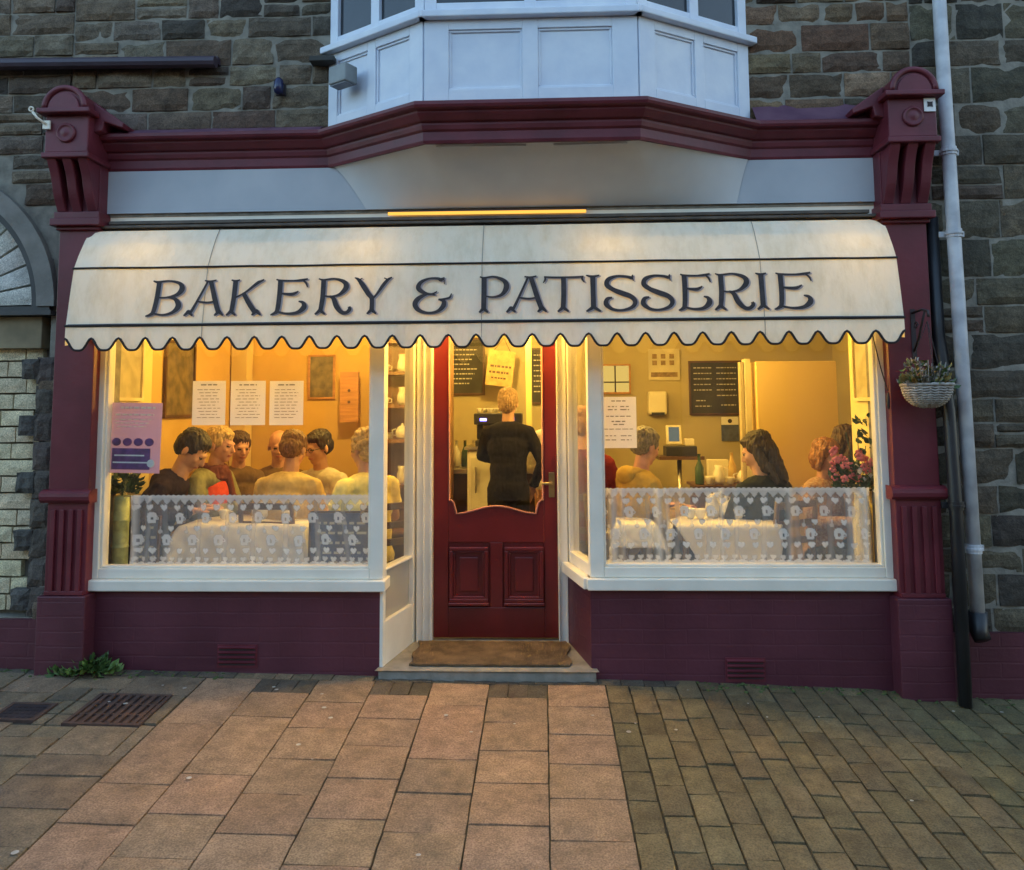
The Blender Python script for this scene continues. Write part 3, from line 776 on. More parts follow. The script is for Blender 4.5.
# door: leaf with shaped glass, two panels
def door():
    x0,x1,z0,z1=-.376,.350,.20,2.155; Y=.44; th=.045
    gx0,gx1=-.288,.272; zb=.955
    # glass lower edge profile
    def zedge(t):   # t 0..1
        e=min(t,1-t)
        if e<.075: return zb+.028*(1 if e<.03 else max(0,1-(e-.03)/.045))
        return zb-.035*math.cos((t-.5)*2*PI*1.0)*-1*1 if False else zb+.022*(math.cos((t-.5)*2*PI*1.15))-.03
    N=36
    m=MB()
    # stiles and rails
    m.box(x0,gx0,Y,Y+th,z0,z1); m.box(gx1,x1,Y,Y+th,z0,z1); m.box(gx0,gx1,Y,Y+th,2.04,z1)
    pts=[(gx0,.74)]+[(gx1,.74)]+[(gx1-(gx1-gx0)*k/N, zedge(1-k/N)) for k in range(N+1)]
    m.prism([(u,v) for u,v in pts],Matrix.Translation((0,Y,0)),th)
    m.box(gx0,gx1,Y,Y+th,z0,.37); m.box(-.045,.03,Y,Y+th,.37,.74); 
    m.box(gx0,-.045,Y+.012,Y+th,.37,.74); m.box(.03,gx1,Y+.012,Y+th,.37,.74)
    o=m.build('door',M['door_red'],B,bevel=.003); o['label']='dark red half-glazed door with two lower panels'
    # bolection moulding of panels and raised field
    for (a,b) in ((gx0+.005,-.055),(.04,gx1-.005)):
        r=MB(); c,d=.40,.715
        for i,(w,pj) in enumerate(((.022,.016),(.012,.008))):
            off=0 if i==0 else .022
            A,B_,C_,D_=a+off,b-off,c+off,d-off
            r.box(A,B_,Y-pj,Y+.012,D_-w,D_); r.box(A,B_,Y-pj,Y+.012,C_,C_+w); r.box(A,A+w,Y-pj,Y+.012,C_+w,D_-w); r.box(B_-w,B_,Y-pj,Y+.012,C_+w,D_-w)
        r.box(a-.004,b+.004,Y-.024,Y+.0,c-.018,c); 
        r.box(a+.06,b-.06,Y+.002,Y+.012,c+.06,d-.06); r.build('door_panel',M['door_red'],o,bevel=.004)
    g=MB(); g.box(gx0-.005,gx1+.005,Y+.02,Y+.025,.90,2.05); g.build('glass',M['glass'],o)
    e=MB(); e.tube([(gx0+.004,Y-.004,2.04)]+[(gx0+.004,Y-.004,zedge(0)+.004)]+[(gx0+(gx1-gx0)*k/N,Y-.004,zedge(k/N)+.003) for k in range(1,N)]+[(gx1-.004,Y-.004,zedge(1)+.004),(gx1-.004,Y-.004,2.04)],.006,8)
    e.build('glazing_bead',mat('worn_red_bead',(.35,.13,.10),.4,var=.3),o,smooth=True)
    h=MB(); h.box(.302,.336,Y-.006,Y,1.0,1.145); ho=h.build('handle_plate',M['brass'],o,bevel=.003)
    k=MB(); k.tube([(.320,Y-.006,1.085),(.320,Y-.045,1.085),(.312,Y-.05,1.085),(.262,Y-.05,1.083)],.008,10); k.build('handle',M['brass'],ho,smooth=True)
door()
mt=MB(); P=[(-.44,.02),(.405,.02),(.395,.385),(-.43,.385)]
N=30
rows=[]
for j in range(9):
    row=[]
    for i in range(N+1):
        t=i/N; v=j/8
        x=(-.445+.012*math.sin(j*1.3)+.845*t); y=.005+.375*v
        row.append(mt.V((x,y,.176+.026*(y+.045)+.006+.002*math.sin(i*2.1+j))))
    rows.append(row)
for a,b in zip(rows,rows[1:]):
    for i in range(N): mt.Fc([a[i],a[i+1],b[i+1],b[i]])
mo=mt.build('doormat',M['coir'],solid=.010); tag(mo,'worn brown coir doormat on the step in front of the red door','doormat')

# ------------------------------------------------------------------ awning
AW=thing('awning','cream canvas shop awning lettered BAKERY & PATISSERIE with scalloped valance','awning',(0,0,0))
AX0,AX1=-2.195,2.070
PR=[(-.045,2.512),(-.085,2.50),(-.13,2.44),(-.185,2.345),(-.222,2.272),(-.272,1.962)]   # (y,z) wall to lower bar
ZV=1.838
def build_awning():
    nx=160
    m=MB(); rows=[]
    prof=[]
    for (a,b) in zip(PR,PR[1:]):
        n=3 if a[1]>2.28 else 8
        for k in range(n): prof.append((a[0]+(b[0]-a[0])*k/n,a[1]+(b[1]-a[1])*k/n))
    prof.append(PR[-1])
    def tuck(x,z):   # rounded upper corners
        e=min(x-AX0,AX1-x); 
        return 0
    for (y,z) in prof:
        row=[]
        for i in range(nx+1):
            x=AX0+(AX1-AX0)*i/nx
            e=min(x-AX0,AX1-x)
            zz=z; yy=y
            if z>2.46 and e<.05: zz=z-(z-2.46)*(1-e/.05)**2*.8
            if z>2.28: yy+=.004*noise.noise(Vector((x*3,z*5,0)))+.004*noise.noise(Vector((x*9,z*2,3)))
            elif 1.97<z<2.26: yy+=.0035*noise.noise(Vector((x*2.3,z*4,1)))
            row.append(m.V((x,yy,zz)))
        rows.append(row)
    for a,b in zip(rows,rows[1:]):
        for i in range(nx): m.Fc([a[i],b[i],b[i+1],a[i+1]])
    m.build('canopy',M['awning'],AW,smooth=True)
    # end gussets
    for x in (AX0,AX1):
        gq=MB(); P=[(x,y,z) for y,z in prof if z<2.455]; top=(x,-.03,2.50); bot=(x,-.03,1.98)
        ids=[gq.V(p) for p in P]; c0=gq.V((x,-.03,2.44)); c1=gq.V((x,-.03,2.0))
        h=len(ids)//2
        for i in range(len(ids)-1): gq.Fc([ids[i],ids[i+1],c0 if i<h else c1])
        gq.Fc([ids[h],c1,c0]); 
        # side valance
        gq.quad((x,-.272,1.962),(x,-.03,1.99),(x,-.03,1.90),(x,-.272,1.86))
        gq.build('end_panel',M['awning'],AW)
    # valance with scallops
    NS=30; per=(AX1-AX0)/NS; v=MB(); top=[];bot=[]; n=14
    def zs(x):
        t=((x-AX0)/per)%1.0
        c=.5+.5*math.cos(2*PI*t)
        return ZV-.004+.062*c**2.0
    xs=[AX0+(AX1-AX0)*i/(NS*n) for i in range(NS*n+1)]
    yv=lambda x: -.276+.005*math.sin((x-AX0)/per*2*PI*.5)+.004*noise.noise(Vector((x*6,0,0)))
    R0=[v.V((x,-.273,1.962)) for x in xs]; R1=[v.V((x,yv(x),1.90)) for x in xs]; R2=[v.V((x,yv(x)-.001,zs(x))) for x in xs]
    for A,Bq in ((R0,R1),(R1,R2)):
        for i in range(len(xs)-1): v.Fc([A[i],Bq[i],Bq[i+1],A[i+1]])
    vo=v.build('valance',M['awning'],AW,smooth=True)
    e=MB(); e.tube([(x,yv(x)-.002,zs(x)) for x in xs],.0062,6); e.build('edge_binding',M['piping'],vo,smooth=True)
    # piping lines
    pp=MB()
    pp.tube([(AX0+.04,-.048,2.518),(0,-.048,2.516),(AX1-.04,-.048,2.518)],.006,6)
    pp.tube([(AX0,-.03,2.270)]+[(AX0+(AX1-AX0)*i/40,-.226+.002*math.sin(i*1.7),2.272+.0025*noise.noise(Vector((i*.4,0,0)))) for i in range(41)]+[(AX1,-.03,2.27)],.006,6)
    pp.tube([(AX0,-.03,1.985)]+[(AX0+(AX1-AX0)*i/40,-.2765,1.962) for i in range(41)]+[(AX1,-.03,1.985)],.0068,6)
    pp.build('piping',M['piping'],AW,smooth=True)
    for x in (-1.475,-.035,1.385):
        sm=MB(); sm.tube([(x+.0,y-.0035,z) for y,z in prof]+[(x,-.2795,1.88)],.0022,5)
        sm.build('seam',M['seam'],AW)
    # front and roller bars
    br=MB(); br.tube([(AX0+.01,-.262,1.965),(AX1-.01,-.262,1.965)],.011,8)
    for x in (AX0+.03,AX1-.03): br.tube([(x,-.02,2.46),(x,-.25,1.975)],.009,8)
    br.build('arm',M['iron'],AW)
    rr=MB(); rr.box(AX0+.08,AX1-.05,-.05,-.012,2.548,2.566); rr.box(AX0+.03,AX1-.02,-.075,-.012,2.522,2.536); rr.build('head_rail',mat('brown_rail',(.10,.075,.055),.5,var=.3,scale=12),AW,bevel=.002)
build_awning()
# lettering -----------------------------------------------------------------
FT=[(-.14,.0,.05),(-.05,.075,.09),(0,.12,.10),(.05,.075,.09),(.14,.0,.05)]
def foot(x,y=0,s=1): return [(x+a*s,y+b,w) for a,b,w in FT]
def tops(x,s=1): return [(x-.13*s,1.0,.04),(x,.965,.07),(x+.13*s,1.0,.04)]
G={
'B':[[(.24,.97,.14),(.22,.5,.14),(.17,.14,.13),(.10,.05,.09),(-.03,.0,.045)],[(.08,1.0,.04),(.2,.965,.07),(.5,.995,.05),(.78,.92,.10),(.86,.76,.165),(.74,.6,.11),(.5,.53,.055),(.25,.52,.05)],[(.5,.53,.05),(.70,.48,.10),(.81,.29,.17),(.68,.11,.10),(.42,.035,.06),(.12,.09,.06)]],
'A':[[(.60,.97,.06),(.42,.58,.065),(.22,.16,.085),(.16,.08,.09)],foot(.12,0,.9),[(.68,.97,.13),(.86,.4,.145),(.97,.1,.14)],foot(.99,0,.9),[(.34,.40,.05),(.62,.37,.06),(.84,.40,.05)],[(.50,.99,.04),(.66,.965,.06),(.84,1.0,.04)]],
'K':[[(.22,.97,.14),(.21,.5,.14),(.17,.1,.13)],foot(.16),tops(.22),[(1.08,1.0,.04),(.98,.95,.07),(.88,.9,.09),(.55,.65,.06),(.26,.5,.05)],[(.50,.6,.12),(.68,.33,.14),(.86,.1,.14)],foot(.92,0,.95)],
'E':[[(.18,.97,.14),(.18,.5,.14),(.15,.14,.13),(.08,.05,.09),(-.04,.0,.04)],[(.06,1.0,.04),(.18,.965,.06),(.55,.955,.05),(.80,.97,.07),(.97,1.0,.05)],[(.84,.96,.05),(.93,.87,.06),(.97,.76,.03)],[(.22,.60,.05),(.5,.575,.09),(.62,.60,.08),(.72,.66,.03)],[(.10,.10,.06),(.42,.035,.065),(.72,.06,.10),(.90,.20,.16),(.87,.33,.10),(.74,.375,.04)]],
'R':[[(.18,.97,.14),(.18,.5,.14),(.14,.1,.13)],foot(.13),[(.04,1.0,.04),(.18,.965,.06),(.48,.995,.055),(.76,.90,.12),(.82,.74,.155),(.66,.56,.09),(.45,.50,.05),(.22,.51,.05)],[(.36,.51,.05),(.48,.44,.12),(.58,.22,.15),(.72,.06,.12),(.86,.045,.10),(.95,.13,.11),(.93,.21,.08)]],
'Y':[[(-.02,1.02,.03),(.10,.96,.09),(.24,.80,.14),(.42,.56,.14),(.53,.42,.13),(.54,.1,.13)],foot(.54),[(1.12,1.02,.03),(1.0,.95,.08),(.86,.80,.10),(.70,.58,.07),(.56,.42,.06)],[(.22,1.0,.03),(.12,.95,.05)],[(.88,1.0,.03),(.99,.95,.05)]],
'&':[[(.86,.99,.04),(.76,.93,.11),(.66,.97,.07),(.42,.965,.06),(.20,.86,.11),(.14,.70,.14),(.30,.57,.10),(.50,.53,.06),(.66,.60,.04)],[(.84,.98,.03),(.86,.80,.03)],[(.62,.50,.04),(.40,.53,.06),(.16,.42,.13),(.06,.26,.15),(.16,.09,.12),(.42,.01,.07),(.68,.05,.09),(.84,.20,.14),(.84,.34,.11),(.70,.38,.05)],[(.72,.37,.05),(.92,.40,.06),(1.02,.44,.06),(1.06,.54,.03)]],
'P':[[(.18,.97,.15),(.18,.5,.15),(.17,.1,.14)],foot(.17),[(.04,1.0,.04),(.18,.965,.06),(.50,.995,.06),(.82,.88,.12),(.90,.70,.16),(.76,.50,.10),(.5,.43,.055),(.24,.45,.05)]],
'T':[[(.02,.97,.05),(.3,.955,.055),(.75,.955,.055),(1.04,.97,.05)],[(.04,.98,.04),(.05,.90,.06),(.0,.80,.03)],[(1.02,.98,.04),(1.0,.90,.06),(1.06,.80,.03)],[(.52,.95,.14),(.52,.5,.14),(.50,.1,.14)],foot(.50)],
'I':[[(.2,.97,.15),(.2,.5,.14),(.2,.1,.15)],foot(.2,0,1),tops(.2)],
'S':[[(.86,1.0,.03),(.82,.92,.09),(.66,.955,.07),(.40,.965,.07),(.17,.88,.12),(.12,.73,.14),(.28,.60,.13),(.52,.50,.15),(.78,.40,.14),(.90,.25,.13),(.80,.10,.10),(.52,.025,.065),(.25,.06,.09),(.09,.19,.14),(.12,.33,.11),(.26,.375,.05)],[(.84,.98,.03),(.87,.82,.03)]],
}
def spline(pts,n=7):
    out=[]; P=[Vector(p) for p in pts]
    if len(P)==2: return P
    for k in range(len(P)-1):
        p0=P[max(k-1,0)];p1=P[k];p2=P[k+1];p3=P[min(k+2,len(P)-1)]
        for j in range(n):
            t=j/n; out.append(.5*((2*p1)+(p2-p0)*t+(2*p0-5*p1+4*p2-p3)*t*t+(3*p1-p0-3*p2+p3)*t**3))
    out.append(P[-1]); return out
LX=[('B',148,184),('A',186,226),('K',228,264),('E',272,308),('R',316,352),('Y',354,392),('&',414,452),('P',479,508),('A',506,547),('T',543,585),('I',585,601),('S',604,636),('S',641,673),('E',677,711),('R',713,753),('I',755,768),('E',772,812)]
def lettering(mat_,off,dx,dz,name,yo):
    m=MB(); a=Vector((0,PR[4][0],PR[4][1])); b=Vector((0,PR[5][0],PR[5][1])); d=(a-b).normalized(); nrm=Vector((0,-d.z,d.y)).normalized()
    if nrm.y>0: nrm=-nrm
    z0,hh=.045,.192
    lay=0
    for ch,p0,p1 in LX:
        x0=at(p0,290,-.25).x; x1=at(p1,290,-.25).x
        st=[spline(s) for s in G[ch]]
        mn=min(p.x-p.z*.3 for s in st for p in s); mx=max(p.x+p.z*.3 for s in st for p in s); sx=(x1-x0)/(mx-mn)
        for s in st:
            lay=(lay+1)%6
            L1=[];L2=[]
            for k,p in enumerate(s):
                q=s[min(k+1,len(s)-1)]-s[max(k-1,0)]; t=Vector((q.x*sx,q.y*hh)); 
                if t.length<1e-9: t=Vector((0,1))
                t.normalize(); w=max(p.z,.02)*hh*.5*.94
                X=x0+(p.x-mn)*sx; Z=z0+p.y*hh
                for sg,LL in ((1,L1),(-1,L2)):
                    u=X-t.y*w*sg+dx; v=Z+t.x*w*sg+dz
                    LL.append(m.V(Vector((u,0,0))+b+d*v+nrm*(off+lay*.00025)))
            for k in range(len(s)-1): m.Fc([L1[k],L1[k+1],L2[k+1],L2[k]])
    m.build(name,mat_,AW)
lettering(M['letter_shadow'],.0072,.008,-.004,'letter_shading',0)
lettering(M['letter'],.0095,0,0,'lettering',0)
# warm tube lamp above the awning
tl=thing('tube_lamp','long thin warm yellow strip lamp lit just above the awning','strip lamp',(0,0,0))
m=MB(); m.box(-.565,.52,-.04,-.0125,2.589,2.603); m.build('housing',M['iron'],tl)
m=MB(); m.tube([(-.56,-.055,2.582),(.515,-.055,2.580)],.009,10); m.build('tube',M['tube'],tl,smooth=True)
# a small lamp in the porch ceiling
def bulb_lamp(name,label,loc,r,cordtop,mt,group=None,cat='ceiling lamp'):
    t=thing(name,label,cat,loc,group)
    b=MB(); b.ell((0,0,0),(r,r,r*1.15)); b.build('bulb',mt,t,smooth=True)
    h=MB(); h.lathe([(.012,r*1.0),(.018,r*1.1),(.018,r*1.1+.05),(.006,r*1.1+.06),(.004,cordtop-loc[2])],(0,0,0),12); h.build('cord',M['iron'],t)
    return t
bulb_lamp('porch_lamp','small warm lamp in the porch ceiling over the doormat',(-.03,.21,2.25),.035,2.36,M['bulb_porch'],cat='porch lamp')

for px_,lab in ((150,'warm batten lamp under the awning above the purple poster'),(372,'warm batten lamp under the awning left of the door'),(602,'warm batten lamp under the awning above the single notice'),(850,'warm batten lamp under the awning above the flowers')):
    x=at(px_,300,-.05).x; t=thing('batten_lamp',lab,'batten lamp',(x,-.035,2.27),'warm batten lamps under the awning')
    m=MB(); m.box(-.16,.16,-.0,.022,-.02,.02); m.build('housing',M['white'],t,bevel=.003)
    m=MB(); m.tube([(-.14,-.018,0),(.14,-.018,0)],.012,10); m.build('tube',M['batten'],t,smooth=True)
# ------------------------------------------------------------------ wall fittings, pipes, basket
def pipe(name,label,pts,r,m_,cuffs,shoe=None,cat='drainpipe'):
    t=thing(name,label,cat,pts[0])
    o0=Vector(pts[0]); b=MB(); b.tube([Vector(p)-o0 for p in pts],r,16); b.build('pipe',m_,t,smooth=True)
    for c in cuffs:
        k=MB(); 
        p=Vector(c)-o0; k.tube([p+Vector((0,0,.022)),p+Vector((0,0,-.022))],r*1.14,16); k.tube([p+Vector((0,0,.006)),p+Vector((0,0,-.006))],r*1.3,16); k.box(p.x-r*1.9,p.x+r*1.9,p.y+r*.6,p.y+r*.9,p.z-.015,p.z+.015); k.build('collar',m_,t,bevel=.001)
    return t
wt=pipe('drainpipe','pale grey round drainpipe running down the stone wall right of the shopfront',[(2.423,-.09,4.8),(2.423,-.09,3.4),(2.434,-.09,2.07),(2.444,-.09,.47)],.034,M['greypipe'],[(2.428,-.09,2.86),(2.432,-.09,2.42),(2.442,-.09,.80)])
b=MB(); b.tube([Vector((2.444,-.09,.49))-wt.location,Vector((2.444,-.09,.40))-wt.location,Vector((2.446,-.12,.36))-wt.location],[.045,.043,.040],16); b.build('shoe',M['blackpipe'],wt,smooth=True)
pipe('drainpipe','slim black downpipe between the pilaster and the pale grey drainpipe',[(2.352,-.03,2.52),(2.352,-.035,1.9),(2.352,-.10,1.5),(2.345,-.13,1.0),(2.335,-.14,.05)],.031,M['blackpipe'],[(2.346,-.13,1.02)])
for q in range(1):
    gb=thing('pipe_socket','small dark pipe socket at the foot of the pale drainpipe','pipe',(2.40,-.05,.40))
    m=MB(); m.tube([(0,0,.28),(0,0,.05),(.0,-.01,.0)],[.012,.012,.012],10); m.build('riser',M['blackpipe'],gb,smooth=True); m=MB(); m.box(-.02,.02,.012,.03,.12,.15); m.build('clip',M['blackpipe'],gb)
# alarm label, camera bracket, blue lamp, grey box
al=thing('alarm_sign','small white sign with dark emblem on the right console bracket','sign',(2.285,-.2335,2.965+.0))
p0=at(924,98,-.235); p1=at(936,111,-.235); al.location=((p0.x+p1.x)/2,-.2345,(p0.z+p1.z)/2)
w=abs(p1.x-p0.x)/2; h=abs(p1.z-p0.z)/2
m=MB(); m.box(-w,w,0,.006,-h,h); m.build('plate',M['paper'],al); m=MB(); m.prism([(.02*math.cos(k*PI/4)*(1 if k%2 else .6),.02*math.sin(k*PI/4)*(1 if k%2 else .6)) for k in range(8)],Matrix.Translation((0,-.0025,.002)),.002); m.build('emblem',M['iron'],al)
cb=thing('bracket','white metal bracket with an eye end on the left console block','bracket',(-2.36,-.242,3.05)); cb.scale=(.72,.9,.72)
m=MB(); m.box(-.035,.02,-.005,.008,-.035,.03); m.build('plate',M['white'],cb,bevel=.002)
m=MB(); m.tube([(-.005,-.01,0),(-.05,-.04,.035),(-.075,-.05,.075)],.009,8)
m.tube([Vector((-.085+.016*math.cos(a*PI/6),-.052,.095+.016*math.sin(a*PI/6))) for a in range(13)],.006,8); m.build('arm',M['white'],cb,smooth=True)
bl=thing('wall_lamp','small unlit dark blue lamp on the stone wall left of the bay','wall lamp',(-1.172,-.03,3.30)); bl.scale=(.8,.8,.8)
m=MB(); m.box(-.035,.035,-.015,.01,-.04,.04); m.build('backplate',M['iron'],bl,bevel=.004)
m=MB(); m.lathe([(.012,.07),(.03,.05),(.036,.0),(.03,-.035),(.01,-.05)],(0,-.05,0),14); m.build('lantern',mat('dark_blue_glass',(.015,.02,.07),.15),bl,smooth=True)
gxb=thing('junction_box','grey box lamp fixed on the left face of the white bay','lamp box',(0,0,0)); p=at(345,78,-.16); gxb.location=p
u=(Vector(BAY[1])-Vector(BAY[0])).normalized(); gxb.rotation_euler=(0,0,math.atan2(u.y,u.x))
m=MB(); m.box(-.065,.065,-.06,.03,-.045,.055); m.build('body',mat('grey_enamel',(.22,.24,.24),.5,var=.2),gxb,bevel=.008)
m=MB(); m.box(-.058,.058,-.052,.01,-.052,-.046); m.build('diffuser',mat('dull_glass',(.10,.11,.12),.3),gxb)

# hanging basket
hb=thing('hanging_basket','grey wicker hanging basket of small drying plants on the right pilaster','hanging basket',(2.19,-.22,1.625)); hb.scale=(.9,.9,.95)
def torus_r(mb,c,R,r,n=40,wob=0,sq=1):
    mb.tube([Vector(c)+Vector((R*math.cos(2*PI*k/n),R*math.sin(2*PI*k/n),wob*math.sin(k*2.3))) for k in range(n+1)],r,6)
m=MB()
for k in range(13):
    t=k/12; a=t*PI/2*.92; torus_r(m,(0,0,-.115*math.sin(a)),.128*math.cos(a)**.8 if a<PI/2 else .02,.0058,44,.003)
for k in range(20):
    a=2*PI*k/20; m.tube([(.128*math.cos(a)*math.cos(q*PI/2*.92/6)**.8,.128*math.sin(a)*math.cos(q*PI/2*.92/6)**.8,-.115*math.sin(q*PI/2*.92/6)) for q in range(7)],.004,5)
m.build('bowl',M['wicker'],hb,smooth=True)
m=MB(); torus_r(m,(0,0,.002),.13,.009,50,.002); m.build('rim',M['wicker'],hb,smooth=True)
m=MB(); m.lathe([(.12,-.012),(.118,-.02),(.09,-.07),(.03,-.10)],(0,0,0),20); m.build('soil',M['earth'],hb)
for k in range(3):
    a=2*PI*k/3+.4; m=MB(); P0=Vector((.125*math.cos(a),.125*math.sin(a),0)); P1=Vector((.03,.02,.34))
    n=22
    for q in range(n):
        c=P0.lerp(P1,(q+.5)/n); m.ell(c,(.0022,.0022,.009) if q%2 else (.003,.0015,.009))
    m.build('chain',M['iron'],hb)
def leaves(mb,c,spread,n,size,up=.4,seed=1,drop=0,matn=1):
    rnd=random.Random(seed)
    for k in range(n):
        th=rnd.uniform(0,2*PI); r=math.sqrt(rnd.random()); base=Vector(c)+Vector((spread[0]*r*math.cos(th),spread[1]*r*math.sin(th),spread[2]*rnd.uniform(0,1)-drop*r))
        d=Vector((math.cos(th)+rnd.uniform(-.5,.5),math.sin(th)+rnd.uniform(-.5,.5),rnd.uniform(-.2,1)*up*2)).normalized(); w=d.cross(Vector((rnd.uniform(-1,1),rnd.uniform(-1,1),1))).normalized()
        L_=size*rnd.uniform(.6,1.25); W_=L_*.34; nn=d.cross(w)*L_*.12
        mb.cur=rnd.randrange(matn)
        a=mb.V(base); b=mb.V(base+d*L_*.35+w*W_+nn); c_=mb.V(base+d*L_*.75+w*W_*.8+nn); e=mb.V(base+d*L_-nn); f_=mb.V(base+d*L_*.75-w*W_*.8+nn); g_=mb.V(base+d*L_*.35-w*W_+nn); h_=mb.V(base+d*L_*.5)
        mb.Fc([a,b,h_]); mb.Fc([b,c_,h_]); mb.Fc([c_,e,h_]); mb.Fc([e,f_,h_]); mb.Fc([f_,g_,h_]); mb.Fc([g_,a,h_])
m=MB(); leaves(m,(0,0,0),(.12,.12,.04),210,.042,.5,3,.01,3); leaves(m,(-.07,-.02,.03),(.05,.05,.10),90,.03,.8,5,0,3); leaves(m,(.06,-.02,.02),(.05,.05,.07),70,.035,.7,8,0,3)
rnd=random.Random(4)
for k in range(26):
    a=rnd.uniform(0,2*PI); r=rnd.uniform(.02,.1); m.cur=2; m.tube([(r*math.cos(a)*.6,r*math.sin(a)*.6,-.01),(r*math.cos(a),r*math.sin(a),.05),(r*1.15*math.cos(a),r*1.15*math.sin(a),.07+rnd.uniform(0,.06))],.0022,4)
m.build('plant',[M['leaf'],M['leaf_dry'],M['wicker']],hb)
bk=thing('basket_bracket','black scrolled iron bracket holding the wicker basket','bracket',(2.205,-.078,1.965))
m=MB(); m.box(-.012,.012,0,.006,-.20,.06); m.build('plate',M['iron'],bk)
m=MB(); m.tube([(0,0,.04),(0,-.10,.045),(0,-.16,.03),(0,-.165,.0)],.007,8); m.tube([(0,0,-.16),(0,-.05,-.10),(0,-.10,-.01),(0,-.13,.035)],.006,8)
m.tube([(0,-.03-.022*math.cos(t*.5)*(1-t*.05),-.03+.022*math.sin(t*.5)*(1-t*.05)) for t in range(15)],.004,6); m.build('arm',M['iron'],bk,smooth=True)
# a thin hanging wire with hook down the left of the basket at the window
sk=thing('blind_cord','thin dark cord with a cleat hanging inside the awning beside the right window','cord',(2.06,-.05,1.5))
m=MB(); m.tube([(-.06,0,.42),(-.02,0,.22),(.01,0,.10)],.003,6); m.build('cord',M['iron'],sk); m=MB(); m.ell((.01,-.005,.05),(.010,.010,.045)); m.build('cleat',M['iron'],sk,smooth=True)

# weeds, drain covers
wd=MB(); 
p=at(86,668,-.05); leaves(wd,(p.x,-.07,gz(p.x,-.07)+.015),(.17,.05,.03),120,.05,.5,9,0,2); leaves(wd,(p.x+.03,-.06,gz(p.x,-.07)+.02),(.07,.03,.06),80,.045,.8,12,0,2)
for k in range(18):
    a=random.uniform(0,PI*2); wd.cur=0; wd.tube([(p.x,-.05,gz(p.x,0)),(p.x+.1*math.cos(a),-.07+.03*math.sin(a),gz(p.x,0)+.04+random.uniform(0,.03))],.002,4)
tag(wd.build('weed',[M['leaf'],mat('weed_light',(.13,.22,.05),.5,var=.3,scale=20)]),'clump of green weeds growing at the foot of the left pilaster','weeds')
def cover(name,label,x0,x1,y0,y1,bars):
    t=thing(name,label,'drain cover',((x0+x1)/2,(y0+y1)/2,gz((x0+x1)/2,(y0+y1)/2)+.004)); a=(x1-x0)/2; b=(y1-y0)/2
    T=Matrix.Rotation(.065,4,'X')@Matrix.Rotation(.017,4,'Y')
    f=MB(); 
    for q in ((-a,a,-b,-b+.018),(-a,a,b-.018,b),(-a,-a+.018,-b+.018,b-.018),(a-.018,a,-b+.018,b-.018)): f.box(*q,-.01,.012,T)
    f.build('frame',M['rust'],t)
    g_=MB(); g_.box(-a+.018,a-.018,-b+.018,b-.018,-.012,.001 if bars else .009,T)
    if not bars:
        for i in range(6):
            for j in range(4): g_.box(-a+.03+i*(2*a-.05)/6,-a+.045+i*(2*a-.05)/6,-b+.03+j*(2*b-.05)/4,-b+.04+j*(2*b-.05)/4,.009,.0115,T)
    g_.build('plate',M['iron'],t)
    if bars:
        r=MB(); n=8
        for i in range(n): x=-a+.018+(2*a-.036)*(i+.25)/n; r.box(x,x+(2*a-.036)/n*.5,-b+.018,b-.018,.001,.011,T)
        for j in (-.33,.33): r.box(-a+.018,a-.018,b*j-.006,b*j+.006,.002,.009,T)
        r.build('bar',M['rust'],t)
cover('drain_cover','rusty rectangular drain grating with long bars in the paving',-1.92,-1.56,-.62,-.30,True)
cover('drain_cover','small plain dark iron plate in the paving left of the grating',-2.28,-2.06,-.60,-.42,False)

# ------------------------------------------------------------------ inside the shop
FZ=.12; CZ=2.58
fl=MB(); fl.box(-2.4,3.1,.12,4.2,FZ-.05,FZ); fl.box(-.5,.42,.485,.70,FZ,.19); tag(fl.build('floor',M['floorwood']),kind='structure')
m=MB(); m.box(-2.4,3.1,.06,4.2,CZ,CZ+.02); tag(m.build('ceiling',M['ceil']),kind='structure')
m=MB(); m.box(-2.2,2.1,.005,.12,2.502,2.615); m.build('lintel',M['white'],B)
def wall(name,m_,*bx):
    m=MB()
    for b in bx: m.box(*b)
    return tag(m.build(name,m_),kind='structure')
wall('side_wall',M['wall_tan'],(-2.36,-2.27,.285,2.2,FZ,CZ))
wall('back_wall',M['wall_tan'],(-2.36,-1.14,2.2,2.3,FZ,CZ),(-1.14,-1.04,2.2,3.1,FZ,CZ))
wall('back_wall_right',M['wall_olive'],(-1.14,3.1,3.1,3.2,FZ,CZ))
wall('side_wall_right',M['wall_olive'],(2.95,3.05,.285,3.1,FZ,CZ))
# left: side wall with its near light painted in as yellow; right: yellow pier
m=MB(); m.box(-2.265,-2.235,.13,.72,FZ,CZ); tag(m.build('lit_wall_strip',M['wall_yellow']),kind='structure')
m=MB(); m.box(2.11,2.155,.13,.55,FZ,CZ); tag(m.build('window_pier_right',M['wall_yellow']),kind='structure')

def flat(name,label,cat,px0,py0,px1,py1,Y,m_,th=.006,parent=None,frame=None,rot=0):
    """a thin upright board or sheet measured between two picture corners at depth Y"""
    a=at(px0,py0,Y); b=at(px1,py1,Y); w=(b.x-a.x)/2; h=abs(a.z-b.z)/2
    t=thing(name,label,cat,((a.x+b.x)/2,Y,(a.z+b.z)/2)); t.rotation_euler=(0,rot,0)
    m=MB()
    if th>0: m.box(-w,w,-th,0,-h,h)
    else: m.quad((-w,0,-h),(w,0,-h),(w,0,h),(-w,0,h))
    m.build('sheet' if not frame else 'board',m_,t)
    if frame:
        f=MB(); q=.018
        for bx in ((-w-q,w+q,h,h+q),(-w-q,w+q,-h-q,-h),(-w-q,-w,-h,h),(w,w+q,-h,h)): f.box(bx[0],bx[1],-th-.008,0,bx[2],bx[3])
        f.build('frame',frame,t,bevel=.002)
    return t,w,h
